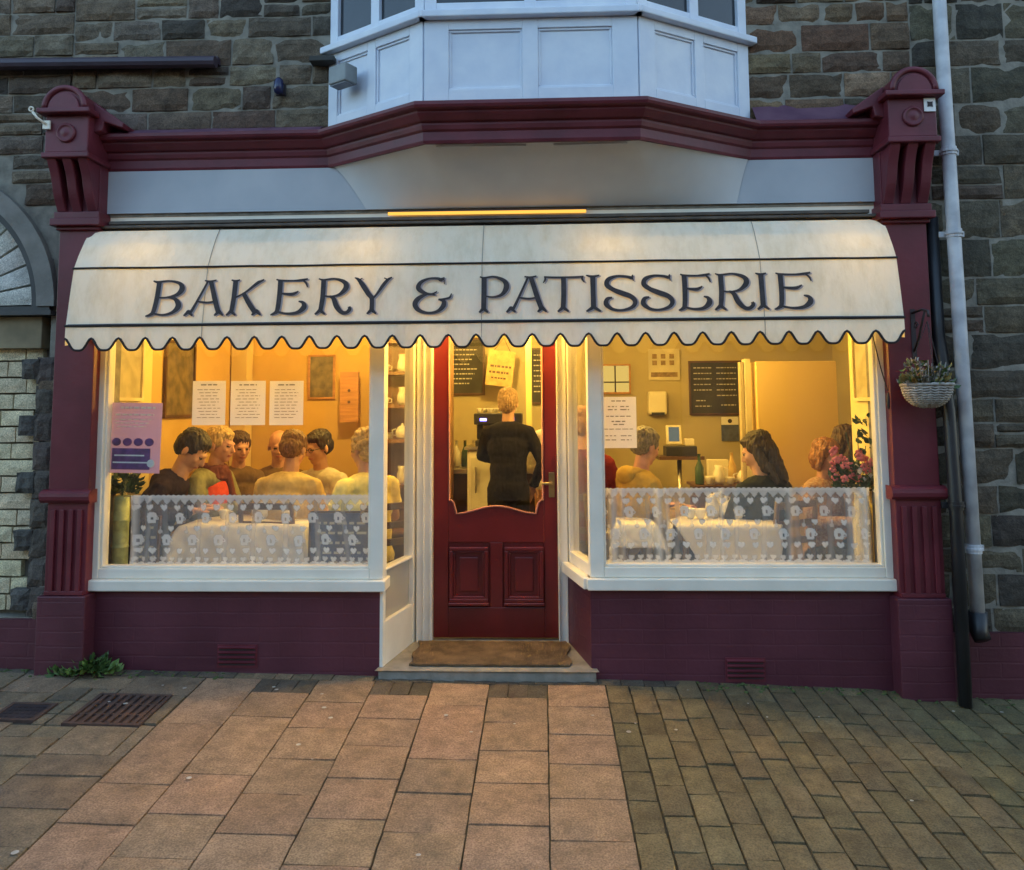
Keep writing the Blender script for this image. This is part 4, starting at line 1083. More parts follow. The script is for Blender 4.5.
def lines(t,w,h,rows,m_,th=-.0072,name='print',lw=.004,mg=.12,seed=1,center=False):
    r=random.Random(seed); m=MB()
    for (v,u0,u1,hh) in rows:
        x=-w+2*w*u0
        while x<-w+2*w*u1:
            L_=min(r.uniform(.012,.034), -w+2*w*u1-x); 
            if L_>.004: m.box(x,x+L_,th-.0008,th,h-2*h*v-hh/2,h-2*h*v+hh/2)
            x+=L_+r.uniform(.006,.010)
    return m.build(name,m_,t)
# notices inside the left window
for k,(px0,px1,lab) in enumerate(((193,225,'white printed notice on the left window, nearest the purple poster'),(231,265,'white printed notice in the middle of the three on the left window'),(270,303,'white printed notice on the left window, farthest from the purple poster'))):
    t,w,h=flat('notice',lab,'notice',px0,381,px1,425,.05,M['thin_paper'],.0); t['group']='white notices on the left window'
    rows=[(.09,.25,.75,.007)]+[(.2+.07*i,.15+.1*((i*k+i)%3)/2,.85-.1*((i+k)%3)/2,.0035) for i in range(10)]
    lines(t,w,h,rows,M['ink'],-.0025,seed=k)
t,w,h=flat('poster','lilac poster with purple cakes stuck low on the left window','poster',110.5,403,160,473,.05,M['thin_lilac'],.0,rot=.02)
lines(t,w,h,[(.07,.2,.9,.012),(.17,.1,.85,.009),(.24,.1,.8,.005),(.29,.1,.75,.005),(.34,.15,.7,.005)],M['paper'],-.0025,seed=4)
m=MB(); 
for i in range(4):
    cx=-w*.7+i*w*.42; m.prism([(cx+.026*math.cos(a*PI/8),-h*.12+.022*math.sin(a*PI/8)) for a in range(16)],Matrix.Translation((0,-.0032,0)),.001)
m.box(-w*.85,w*.62,-.0031,-.0022,-h*.9,-h*.30); m.build('cakes',M['purple'],t)
m=MB(); m.box(-w*.8,w*.55,-.0040,-.0033,-h*.72,-h*.68); m.box(-w*.75,w*.4,-.0040,-.0033,-h*.52,-h*.48); m.prism([(w*.66+.022*math.cos(a*PI/8),-h*.72+.022*math.sin(a*PI/8)) for a in range(16)],Matrix.Translation((0,-.004,0)),.001); m.build('badge',M['paper'],t)
# notice on the right window
t,w,h=flat('notice','single white printed notice on the right window','notice',600.5,397,637,448,.05,M['thin_paper'],.0)
lines(t,w,h,[(.08,.3,.7,.006),(.19,.2,.45,.006),(.19,.55,.8,.006),(.25,.2,.45,.006),(.25,.55,.8,.006),(.38,.15,.85,.005),(.48,.3,.7,.006),(.54,.35,.65,.006),(.63,.1,.9,.004),(.76,.12,.42,.005),(.76,.55,.85,.005),(.84,.12,.42,.005),(.84,.55,.85,.005)],M['ink'],-.0025,seed=7)

# lace half curtains
def heart(u,v):   # inside test, unit size
    x=u*1.25; y=v*1.25+.1
    return (x*x+y*y-.35)**3 - x*x*y**3*1.2 < 0
def cup(u,v):     # a handled cup with a filled bowl
    if -.55<v<.30 and abs(u)<.50-.22*max(0,(.3-v))**1.5: 
        if abs(u)<.10 and -.25<v<.12: return False
        return True
    if .30<v<.62 and abs(u)<.46*(1-((v-.3)/.34)**2)**.5: return True
    if abs(math.hypot(u-.5,v+.02)-.15)<.05: return True
    return False
def cherry(u,v): return (abs(u)<.07 and -.1<v<.6) or (u-.0)**2+(v+.3)**2<.1
def lace_curtain(name,label,x0,x1,z0,z1,Y,folds,seed,gap=0):
    t=thing(name,label,'lace curtain',((x0+x1)/2,Y,z1)); W_=x1-x0; H_=z1-z0; st=.0045
    nx=int(W_*1.0/st); nz=int(H_/st); rnd=random.Random(seed)
    me=bpy.data.meshes.new('lace'); vs=[];fs=[];den=[]
    for j in range(nz+1):
        v=j*H_/nz
        for i in range(nx+1):
            u=i*W_/nx; x=-W_/2+u
            g=0
            for (fx,fw,fa) in folds: g+=fa*math.exp(-((u-fx)/fw)**2)
            yy=.010*math.sin(u*38+2.0*noise.noise(Vector((u*3,v*2,seed))))*(0.35+.65*v/H_)+.012*noise.noise(Vector((u*7,v*2,seed)))-g*.02
            uu=u+.35*g*.05+.012*noise.noise(Vector((u*4,v*3,seed+2)))   # pattern pulled into the folds
            vv=v+.008*noise.noise(Vector((u*5,0,seed)))
            # base net
            d=.22+.03*noise.noise(Vector((u*40,v*40,0)))
            # heading scallops
            if v<.010: d=.8
            elif v<.05 and abs(((uu/.05)%1)-.5)*2*.030+.018>v: d=.7
            # hearts row near the top & bottom & between, cups in rows
            def put(fn,cu,cv,s,pu,off,val):
                nonlocal d
                a=((uu-off)/pu)%1.0; a=(a-.5)*pu/s; b=(cv-vv)/s
                if abs(a)<.8 and abs(b)<.8 and fn(a,b): d=max(d,val)
            put(heart,0,.066,.030,.074,.0,.92); put(cup,0,.122,.048,.148,.05,.86); put(heart,0,.180,.028,.148,.0,.9); put(cherry,0,.185,.034,.148,.09,.6)
            put(cup,0,.242,.050,.148,.124,.86); put(heart,0,.300,.030,.074,.02,.92); put(heart,0,H_-.03,.026,.05,.01,.72)
            e=H_-v
            if e<.012+.008*abs(math.sin(uu*PI/.05)): d=.85
            d+=min(.42,g*.42)+.16*max(0,math.sin(u*38+2.0*noise.noise(Vector((u*3,v*2,seed)))))**6*(.4+.6*v/H_)
            vs.append((x,yy,-v+(.006*abs(math.sin(uu*PI/.028)) if j==0 else (.003 if j==1 else 0)))); den.append(min(.96,d))
    for j in range(nz):
        for i in range(nx):
            a=j*(nx+1)+i; fs.append((a,a+1,a+nx+2,a+nx+1))
    me.from_pydata(vs,[],fs); me.polygons.foreach_set('use_smooth',[True]*len(fs)); at_=me.attributes.new('Lace','FLOAT','POINT'); at_.data.foreach_set('value',den)
    me.materials.append(M['lace']); o=bpy.data.objects.new('lace_panel',me); C.objects.link(o); o.parent=t
    r=MB(); r.tube([(-W_/2-.05,.012,-.004),(W_/2+.02,.012,-.004)],.003,8); r.build('rod',M['brass'],t)
lace_curtain('lace_curtain','white lace half curtain with cups and hearts across the left window',-2.01,-.675,.676,1.052,.095,[(.02,.02,1),(.10,.015,.3)],3)
lace_curtain('lace_curtain','white lace half curtain hanging in gathers across the right window',.605,2.01,.692,1.085,.095,[(.035,.02,1.0),(.09,.012,.6),(.285,.018,1.1),(.33,.012,.6),(.62,.010,.6),(.98,.02,.6),(1.30,.02,.7),(1.385,.015,1)],8)

# pictures on the walls
def wall_pic(name,label,x,y0,y1,z0,z1,m_,fr,side):
    t=thing(name,label,'picture',(x,(y0+y1)/2,(z0+z1)/2)); a=(y1-y0)/2; h=(z1-z0)/2; s=side
    m=MB(); m.box(min(0,s*.008),max(0,s*.008),-a,a,-h,h); m.build('print',m_,t)
    f=MB(); 
    for q in ((-a-.02,a+.02,h,h+.02),(-a-.02,a+.02,-h-.02,-h),(-a-.02,-a,-h,h),(a,a+.02,-h,h)): f.box(min(0,s*.02),max(0,s*.02),*q)
    f.build('frame',fr,t)
    return t
dkprint=mat('dark_print',(.10,.08,.05),.4,col2=(.22,.17,.09),scale=14); paleprint=mat('pale_print',(.55,.47,.26),.5,col2=(.42,.36,.2),scale=12)
wall_pic('picture_frame','pale picture in a cream frame on the side wall strip painted yellow as if lit, left of the window',-2.232,.30,.56,1.60,2.0,paleprint,mat('cream_frame',(.7,.6,.35),.5),1)
wall_pic('picture_frame','dark picture in a brown frame on the tan side wall behind the first notice',-2.265,.95,1.36,1.49,1.98,dkprint,M['darkwood'],1)
wall_pic('picture_frame','pale picture high on the yellow wall behind the flowers',2.108,.20,.44,1.57,2.05,paleprint,mat('cream_frame2',(.75,.62,.3),.5),-1)
t,w,h=flat('picture_frame','square dark picture on the back wall behind the man in glasses','picture',311,357,333,397,2.19,dkprint,.01,frame=M['wood'])
m=thing('corner_post','cream boxed post in the left back corner of the room','post',(-2.20,2.10,FZ)); b=MB(); b.box(-.06,.07,-.05,.09,0,CZ-FZ-.01); b.build('shaft',M['wall_in'],m,bevel=.004); b=MB(); b.box(-.075,.085,-.065,.09,0,.12); b.build('plinth',M['wall_in'],m)
t,w,h=flat('wood_panel','orange pine board on the wall beside the crockery shelves','board',341,372,359,422,2.05,M['wood'],.03)
m=MB()
for k in (.25,-.2): m.prism([(.012*math.cos(a*PI/6),h*k+.012*math.sin(a*PI/6)) for a in range(12)],Matrix.Translation((0,-.034,0)),.003)
m.build('peg',M['darkwood'],t)
# crockery shelves
shw_=mat('brown_shelf_wood',(.22,.11,.05),.5,var=.25,scale=5)
sh=thing('shelf_unit','dark shelves of white crockery at the right end of the left window','shelves',(-.90,2.0,FZ))
m=MB(); m.box(-.17,-.14,-.13,.13,0,2.0); m.box(.42,.45,-.13,.13,0,2.0); m.box(-.14,.42,.11,.13,0,2.0); m.build('carcass',shw_,sh,bevel=.003)
for k,z in enumerate((.45,.80,1.15,1.42,1.68,1.93)):
    m=MB(); m.box(-.14,.42,-.12,.11,z-.012,z+.012); m.build('shelf',shw_,sh)
def ware(kind,label,loc,group,m_='ware',s=1):
    t=None
    m=MB()
    if kind=='cup': m.lathe([(.016*s,0),(.024*s,.01*s),(.036*s,.05*s),(.037*s,.06*s),(.033*s,.06*s),(.02*s,.012*s)],(0,0,0),14); m.tube([(.034*s,0,.05*s),(.055*s,0,.045*s),(.05*s,0,.02*s),(.03*s,0,.018*s)],.004*s,6)
    if kind=='jug': m.lathe([(.03,0),(.045,.03),(.04,.08),(.028,.11),(.034,.14),(.03,.14)],(0,0,0),14); m.tube([(.03,0,.125),(.065,0,.11),(.06,0,.05),(.04,0,.04)],.005,6)
    if kind=='bottle': m.lathe([(.03,0),(.033,.01),(.033,.12),(.012,.17),(.012,.22),(.015,.222)],(0,0,0),12)
    if kind=='plates':
        for i in range(5): m.lathe([(.04,i*.01),(.07,i*.01+.009),(.072,i*.01+.011),(.04,i*.01+.004)],(0,0,0),18)
    if kind=='pot': m.lathe([(.03,0),(.05,.02),(.055,.06),(.035,.095),(.01,.105),(.012,.12),(.002,.125)],(0,0,0),14); m.tube([(.05,0,.03),(.085,0,.06),(.095,0,.09)],.008,6); m.tube([(-.05,0,.08),(-.08,0,.07),(-.075,0,.03),(-.05,0,.03)],.005,6)
    o=m.build(kind if kind!='ware' else 'cup',M[m_],None,smooth=True,loc=loc); tag(o,label,{'cup':'cup','jug':'jug','bottle':'bottle','plates':'plates','pot':'teapot'}[kind],group); return o
kk=0
wk=['cup','jug','plates','pot','cup','jug']
nm={'cup':'white cup','jug':'white jug','plates':'stack of white plates','pot':'white teapot'}
ordn=['lowest','second','third','fourth','fifth','top']
for r_,z in enumerate((.80,1.15,1.42,1.68,1.93)):
    for c_ in range(4):
        kind=wk[(r_*2+c_)%6]
        ware(kind,'small %s among the crockery on the dark shelves'%nm[kind],(-.90-.08+c_*.14,1.97,FZ+z+.0125),'crockery on the dark shelves')

# behind the counter: boards, machine, counter
def chalkboard(label,px0,py0,px1,py1,Y,rows,seed,name='chalkboard'):
    t,w,h=flat(name,label,'chalkboard',px0,py0,px1,py1,Y,M['slate'],.012,frame=M['darkwood'])
    lines(t,w,h,rows,M['chalk'],-.0122,'writing',seed=seed); return t,w,h
chalkboard('black menu board above the counter seen through the door glass',449,340,483,393,3.09,[(.1+.09*i,.08,.6+.3*((i*7)%4)/4,.011) for i in range(9)],3)
t,w,h=chalkboard('black menu board with chalk lists on the olive wall in the right window',690,363,741,413,3.09,[(.1+.11*i,.06,.42,.009) for i in range(5)]+[(.1+.11*i,.52,.92,.009) for i in range(6)]+[(.75,.1,.3,.01),(.86,.08,.4,.01),(.84,.6,.9,.01)],5)
chalkboard('narrow chalkboard seen through the right edge of the door glass',532,350,548,402,3.09,[(.1+.1*i,.1,.85,.010) for i in range(8)],9)
t,w,h=flat('poster','cream poster of small pictures high on the olive wall','poster',648,349,680,380,3.09,mat('cream_poster',(.55,.5,.36),.6),.004)
m=MB()
for i in range(3):
    for j in range(2): m.box(-w*.75+i*w*.55,-w*.45+i*w*.55,-.0048,-.0042,-h*.05+j*h*.42,h*.25+j*h*.42)
m.box(-w*.85,w*.85,-.0048,-.0042,-h*.8,-h*.5); m.build('pictures',mat('brown_print',(.25,.17,.1),.7,var=.3,scale=30),t)
t=thing('hand_towel_box','cream dispenser box on the olive wall under the cream poster','dispenser',at(658,403,2.98)); m=MB(); m.box(-.083,.083,0,.11,-.105,.105); m.build('casing',M['cream_plastic'],t,bevel=.015); m=MB(); m.box(-.06,.06,-.002,.02,-.108,-.085); m.build('slot',M['black'],t)
t,w,h=flat('sign','blue notice with a white top on the olive wall beside the menu board','sign',721,417,739,441,3.09,M['navy'],.004); m=MB(); m.box(-w,w,-.0055,-.0042,h*.35,h*1.0); m.build('heading',M['paper'],t); m=MB(); m.prism([(.02*math.cos(a*PI/6),h*.66+.02*math.sin(a*PI/6)) for a in range(12)],Matrix.Translation((0,-.0065,0)),.001); m.build('emblem',M['iron'],t)
t,w,h=flat('serving_hatch','pale four-paned hatch in the back wall above the single notice','hatch',601,366,629,392,3.09,M['hatch'],.01,frame=M['wood'])
m=MB(); m.box(-.006,.006,-.03,-.011,-h,h); m.box(-w,w,-.03,-.011,-h*.3,-h*.2); m.build('bar',M['iron'],t)
t,w,h=flat('hessian_sign','tilted hessian sack sign hanging above the woman in black','sign',487,351,514,386,2.9,M['sack'],.03,rot=.12)
lines(t,w,h,[(.45,.12,.9,.02),(.62,.1,.85,.02),(.78,.2,.8,.015)],M['darkwood'],-.031,'print',seed=2)
m=MB(); m.tube([(-w*.6,-.015,h),(0,-.015,h+.12),(w*.6,-.015,h)],.003,5); m.build('string',M['iron'],t)
# posts framing the way through
t=thing('door_post','cream post seen through the door glass beside the woman in black','post',(at(529,400,2.4).x,2.4,FZ)); m=MB(); m.box(-.025,.025,-.04,.04,0,CZ-FZ-.01); m.build('shaft',M['wall_yellow'],t,bevel=.004); m=MB(); m.box(-.035,.035,-.05,.05,0,.1); m.build('foot',M['wall_yellow'],t)
# counter
ct=thing('counter','dark service counter with a pale front panel facing the door','counter',(.0,2.55,FZ))
m=MB(); m.box(-.75,.80,-.20,.25,0,.86); m.build('cabinet',M['darkwood'],ct,bevel=.004); m=MB(); m.box(-.80,.85,-.25,.30,.86,.90); m.build('worktop',M['steel'],ct,bevel=.004)
fr=thing('glass_display_case','cream chiller cabinet with a pale front standing before the counter','chiller',(-.12,2.05,FZ))
m=MB(); m.box(-.20,.24,-.15,.22,.02,1.08); m.build('body',M['cream_plastic'],fr,bevel=.02); m=MB(); m.box(-.17,.21,-.158,-.151,.12,1.02); m.build('door',mat('pale_laminate',(.6,.57,.42),.35,var=.06),fr,bevel=.004); m=MB(); m.box(-.22,.26,-.17,.24,1.081,1.10); m.build('top',M['steel'],fr)
m=MB(); m.tube([(-.13,-.175,.75),(-.13,-.175,.95)],.007,8); m.build('handle',M['steel'],fr)
cmn=thing('coffee_machine','dark coffee machine with small blue lights behind the door glass','coffee machine',(-.10,2.06,FZ+1.102))
m=MB(); m.box(-.16,.20,-.12,.15,.0,.05); m.box(-.16,.20,.02,.15,.05,.24); m.box(-.17,.21,-.13,.15,.17,.26); m.build('body',M['black'],cmn,bevel=.01)
m=MB(); 
for x in (-.12,.10): m.box(x,x+.05,-.133,-.1305,.20,.218)
m.build('display',M['led_blue'],cmn)
m=MB(); 
for x in (-.08,.09): m.tube([(x,-.07,.17),(x,-.07,.13)],.022,10); m.tube([(x,-.08,.14),(x,-.19,.13)],.009,8)
m.build('spout',M['steel'],cmn,smooth=True)
for k in range(7):
    ware('cup','small white cup on top of the coffee machine',(-.24+k*.045,2.08+.03*(k%2),FZ+1.364),'cups on the coffee machine',s=.62)
for k in range(5):
    ware('bottle','bottle standing on the steel worktop left of the coffee machine',(-.62+k*.075,2.5,FZ+.905),'bottles on the worktop','bottle' if k%2 else 'ware')
# till
tl=thing('till','small till with a white framed screen on a thin stand','till',(at(679,445,2.3).x,2.3,1.168)); tl.scale=(.78,.78,.78)
m=MB(); m.box(-.15,.17,-.1,.12,-.06,.045); m.build('drawer',M['black'],tl,bevel=.008); m=MB(); m.box(-.13,.03,-.02,.015,.06,.26,Matrix.Rotation(-.15,4,'X')); m.build('screen_frame',M['cream_plastic'],tl,bevel=.008)
m=MB(); m.box(-.105,.005,-.024,-.021,.09,.24,Matrix.Rotation(-.15,4,'X')); m.build('screen',M['screen'],tl); m=MB(); m.box(.06,.15,-.06,.06,.046,.12); m.build('printer',M['cream_plastic'],tl,bevel=.008)
ts=thing('till_stand','narrow steel stand carrying the till','stand',(at(679,445,2.3).x,2.3,FZ)); ts.scale=(.9,.9,.9); m=MB(); m.tube([(0,0,0.02),(0,0,1.085)],.02,12); m.build('post',M['steel'],ts,smooth=True)
m=MB(); m.box(-.2,.2,-.14,.14,1.085,1.115); m.build('tray',M['darkwood'],ts); m=MB(); m.lathe([(.17,0),(.17,.015),(.03,.03)],(0,0,0),20); m.build('base',M['steel'],ts)
# tall cupboard
Yc=1.45; xa=at(757,400,Yc).x; xb=at(838,400,Yc).x; zt=at(797,361,Yc).z
cu=thing('tall_cupboard','tall plain orange cupboard behind the table in the right window','cupboard',((xa+xb)/2,Yc,FZ)); w=(xb-xa)/2; H=zt-FZ
m=MB(); m.box(-w,w,.02,.42,0,H); m.build('carcass',M['cupboard'],cu,bevel=.003); m=MB(); m.box(-w+.002,w-.002,0,.019,.06,H-.004); m.build('door',M['cupboard'],cu,bevel=.003); m=MB(); m.tube([(w-.05,-.02,1.0),(w-.05,-.02,1.15)],.006,8); m.build('handle',M['steel'],cu)
t=thing('door_post','pale upright post beside the tall orange cupboard','post',(at(751,400,1.5).x,1.52,FZ)); m=MB(); m.box(-.045,.0,-.04,.04,0,zt-FZ+.02); m.build('shaft',mat('cream_post',(.66,.58,.36),.5),t,bevel=.004); m=MB(); m.box(-.075,-.05,-.03,.03,0,zt-FZ); m.build('batten',mat('tan_post',(.5,.42,.26),.5),t,bevel=.003)

# tables with draped cloths and things on them
def table(name,label,x,y,w,d,rz=0):
    t=thing(name,label,'table',(x,y,FZ),'small square cafe tables',rz)
    m=MB(); m.box(-w/2,w/2,-d/2,d/2,.70,.725); m.build('tabletop',M['darkwood'],t,bevel=.004)
    for sx in (-1,1):
        for sy in (-1,1): m=MB(); m.tube([(sx*(w/2-.05),sy*(d/2-.05),.0),(sx*(w/2-.05),sy*(d/2-.05),.70)],[.014,.02],8); m.build('leg',M['darkwood'],t,smooth=True)
def cloth(name,label,x,y,w,d,drop,rz=0,seed=0,diag=False):
    m=MB(); n=44; rows=[]
    W_=w/2+drop; D_=d/2+drop
    for j in range(n+1):
        row=[]
        for i in range(n+1):
            u=-W_+2*W_*i/n; v=-D_+2*D_*j/n
            px_=max(-w/2,min(w/2,u)); py_=max(-d/2,min(d/2,v)); ex=u-px_; ey=v-py_; e=max(abs(ex),abs(ey))
            if abs(ex)>0 and abs(ey)>0: e=math.hypot(ex,ey)*.96
            wv=.012*math.sin((u+v)*26+seed)*min(1,e/.1)
            dx=math.copysign(1,ex)*(.012+abs(wv))*min(1,e/.03) if ex else 0; dy=math.copysign(1,ey)*(.012+abs(wv))*min(1,e/.03) if ey else 0
            row.append(m.V((px_+dx+(.25*ex if abs(ey)>0 else 0),py_+dy+(.25*ey if abs(ex)>0 else 0),.729-e+.0015*math.sin(u*30+v*17))))
        rows.append(row)
    for a,b in zip(rows,rows[1:]):
        for i in range(n): m.Fc([a[i],a[i+1],b[i+1],b[i]])
    o=m.build(name,M['cloth'],None,smooth=True,solid=.002); o.location=(x,y,FZ); o.rotation_euler=(0,0,rz); tag(o,label,'tablecloth')
xl0=at(182,530,.50).x; xl1=at(312,530,.50).x; xt=(xl0+xl1)/2
table('cafe_table','cafe table under a white cloth in the left window',xt,.62,xl1-xl0-.06,.44)
cloth('tablecloth','white cloth draped over the table in the left window',xt,.62,xl1-xl0-.06,.44,.22,0,1)
xr0=at(672,530,.48).x; xr1=at(776,530,.48).x; xr=(xr0+xr1)/2
table('cafe_table','cafe table under a white cloth in the right window',xr,.62,xr1-xr0-.04,.46)
def cloth_corner(label,x,y,w,d):
    m=MB(); n=30; rows=[]
    for j in range(n+1):
        row=[]
        for i in range(n+1):
            u=i/n; 
            if j<=12: v=j/12; row.append(m.V((-w/2+w*u,d/2-d*v,.7285+.001*math.sin(u*19+v*13))))
            else:
                t=(j-12)/(n-12); a=-w/2+.19*t; b=w/2+.03*math.sin(t*3)-.05*t
                row.append(m.V((a+(b-a)*u+.004*math.sin(u*30),-d/2-.012-.008*math.sin(u*17+t*2)*t,.7285-.29*t)))
        rows.append(row)
    for A,Bq in zip(rows,rows[1:]):
        for i in range(n): m.Fc([A[i],A[i+1],Bq[i+1],Bq[i]])
    for sg in (-1,1):
        r2=[]
        for j in range(9):
            t=j/8; r2.append([m.V((sg*(w/2+.010+.006*math.sin(k*1.9)*t),-d/2*(1-.5*t)+d*(1-.5*t)*k/12,.7285-.22*t)) for k in range(13)])
        for A,Bq in zip(r2,r2[1:]):
            for k in range(12): m.Fc([A[k],A[k+1],Bq[k+1],Bq[k]])
    o=m.build('tablecloth',M['cloth'],None,smooth=True,solid=.002); o.location=(x,y,FZ); tag(o,label,'tablecloth')
cloth_corner('white cloth hanging to a point over the table in the right window',xr,.62,xr1-xr0,.48)
xq=at(632,540,.5).x+.04
table('cafe_table','cafe table by the right window frame, half hidden behind the lace gathers',xq-.02,.55,.22,.30)
cloth('tablecloth','white cloth hanging low behind the gathered end of the right lace curtain',xq-.02,.55,.22,.30,.13,0,7)
for (k,px_,py_) in (('cup',690,.62),('cup',700,.60),('jug',712,.66),('pot',726,.68),('cup',738,.60),('jug',719,.74)):
    ware(k,{'bottle':'small sauce bottle','cup':'white cup','jug':'white milk jug','pot':'white teapot'}[k]+' on the white tablecloth in the right window',(at(px_,500,py_).x,py_,FZ+.732),'tea things on the right window table',s=1.0)
for (k,x,y) in (('cup',xt-.18,.60),('pot',xt+.05,.66),('cup',xt+.22,.58)):
    ware(k,{'cup':'white cup','pot':'white teapot'}[k]+' on the white tablecloth in the left window',(x,y,FZ+.732),'tea things on the left window table')
sb_x=at(722,480,1.7).x; sb_z=at(722,484,1.7).z
sbt=thing('side_counter','low dark side counter with jars behind the right window table','side counter',(sb_x,1.75,FZ))
m=MB(); m.box(-.20,.22,-.13,.16,0,sb_z-FZ-.02); m.build('cabinet',M['darkwood'],sbt,bevel=.003); m=MB(); m.box(-.22,.24,-.15,.18,sb_z-FZ-.019,sb_z-FZ); m.build('worktop',M['darkwood'],sbt,bevel=.003)
for (k,dx,dy,lab,mm,ss) in (('bottle',-.17,-.08,'dark bottle at the end of the side counter','bottle',1),('cup',-.10,-.10,'white cup on the side counter','ware',1),('jug',-.03,-.09,'white jug on the side counter','ware',1),('cup',.05,-.10,'small pale cup by the jug on the side counter','cream_plastic',.9),('bottle',.10,.06,'sauce bottle at the back of the side counter','sack',1),('pot',.16,-.07,'white teapot on the side counter','ware',1)):
    ware(k,lab,(sb_x+dx,1.75+dy,sb_z+.0015),'jars and cups on the side counter',mm,ss)
nb=thing('napkin_box','cream box standing at the back of the side counter','box',(sb_x+.0,1.84,sb_z+.001)); m=MB(); m.box(-.075,.075,-.04,.04,0,.17); m.build('carton',M['cream_plastic'],nb,bevel=.004); m=MB(); m.box(-.05,.05,-.0415,-.0402,.05,.12); m.build('panel',M['ware'],nb)
# boards behind the lace
def floorboard(name,label,px0,px1,py0,Y,m_):
    a=at(px0,py0,Y); b=at(px1,570,Y); w=(b.x-a.x)/2; t=thing(name,label,'sign board',((a.x+b.x)/2,Y,FZ)); h=a.z-FZ
    T=Matrix.Rotation(-.06,4,'X'); m=MB(); m.box(-w,w,0,.015,.0,h,T); m.build('board',m_,t,bevel=.003)
    f=MB(); 
    for q in ((-w-.012,-w,0,h),(w,w+.012,0,h),(-w-.012,w+.012,h,h+.012)): f.box(q[0],q[1],-.004,.018,q[2],q[3],T)
    f.build('frame',M['darkwood'],t)
    r=random.Random(px0); m=MB()
    for i in range(7):
        x=-w*.8
        while x<w*.75: L_=r.uniform(.02,.06); m.box(x,min(w*.85,x+L_),-.0015,-.0005,h*.93-i*.055-.007,h*.93-i*.055+.007,T); x+=L_+.015
    m.build('writing',M['chalk'],t)
floorboard('menu_board','dark blue chalked board standing behind the right end of the left lace',309,369,514,.26,M['navy'])
floorboard('menu_board','dark blue chalked board standing behind the left end of the left lace',131,153,519,.28,M['navy'])
# bamboo vase and dark plant at the left end
bv=thing('bamboo_vase','pale green bamboo tube vase standing left of the lace','vase',(at(121,530,.22).x,.22,FZ)); m=MB()
prof=[]
for k in range(6): z=.03+k*.15; prof+=[(.042,z),(.046,z+.004),(.042,z+.008)]
m.lathe([(.04,0)]+prof+[(.042,.92),(.036,.92)],(0,0,0),20); m.build('tube',M['bamboo'],bv,smooth=True)
m=MB(); leaves(m,(0,0,.93),(.09,.05,.10),130,.05,.6,21,0,1); m.tube([(0,0,.85),(0,0,1.0)],.006,5); m.build('foliage',M['leaf_dark'],bv)
# flowers in the right window
fv=thing('flower_vase','pink and white flowers with dark leaves in a vase in the right window','flowers',(at(864,480,.30).x-.02,.30,FZ+.9))
m=MB(); m.lathe([(.03,-.9),(.05,-.85),(.05,-.1),(.035,0),(.045,.03),(.038,.03)],(0,0,0),18); m.build('vase',M['ware'],fv,smooth=True)
m=MB(); leaves(m,(.0,0,.04),(.13,.07,.16),230,.055,.5,31,.02,1); leaves(m,(.06,0,.2),(.05,.05,.24),60,.045,.9,33,0,1)
rnd=random.Random(8)
for k in range(12): m.tube([(0,0,.0),(rnd.uniform(-.1,.1),rnd.uniform(-.04,.04),rnd.uniform(.1,.36))],.0025,4)
m.build('foliage',M['leaf_dark'],fv)
m=MB(); rnd=random.Random(9)
for k in range(26):
    c=Vector((rnd.uniform(-.17,.06),rnd.uniform(-.09,.02),.09+rnd.uniform(0,.17)))
    for q in range(5):
        a=2*PI*q/5+rnd.random(); m.ell(c+Vector((.013*math.cos(a),-.004,.013*math.sin(a))),(.010,.005,.010),None,8,5)
m.build('pink_blossom',M['pink'],fv,smooth=True)
m=MB()
for k in range(16): 
    c=Vector((rnd.uniform(-.04,.10),rnd.uniform(-.10,.0),.03+rnd.uniform(0,.14)))
    for q in range(4): a=2*PI*q/4; m.ell(c+Vector((.007*math.cos(a),-.003,.007*math.sin(a))),(.007,.004,.007),None,6,4)
m.build('white_blossom',M['petal_white'],fv,smooth=True)

# chairs
def make_chair():
    t=thing('cafe_chair','x','chair',(0,0,FZ))
    m=MB(); m.box(-.19,.19,-.19,.19,.405,.435); m.build('seat',M['darkwood'],t,bevel=.012)
    for sx in (-1,1):
        m=MB(); m.tube([(sx*.165,-.16,0),(sx*.16,-.155,.405)],[.014,.018],8); m.build('leg',M['darkwood'],t,smooth=True)
        m=MB(); m.tube([(sx*.17,.20,0),(sx*.165,.18,.42),(sx*.165,.235,.86)],[.014,.018,.014],8); m.build('leg',M['darkwood'],t,smooth=True)
    m=MB(); 
    for z in (.62,.72,.83): m.box(-.165,.165,.205+(z-.62)*.1,.218+(z-.62)*.1,z-.02,z+.02)
    m.build('backrest',M['darkwood'],t,bevel=.004)
    m=MB(); m.tube([(-.16,-.157,.2),(.16,-.157,.2)],.009,6); m.tube([(-.165,.19,.2),(.165,.19,.2)],.009,6); m.build('stretcher',M['darkwood'],t,smooth=True)
    return t
CH=[None]
def chair(x,y,rz,label):
    if CH[0] is None:
        CH[0]=make_chair(); t=CH[0]; t.location=(x,y,FZ); t.rotation_euler=(0,0,rz); t['label']=label; t['group']='dark wooden cafe chairs'
    else: dup(CH[0],(x,y,FZ),rz,label,'dark wooden cafe chairs')

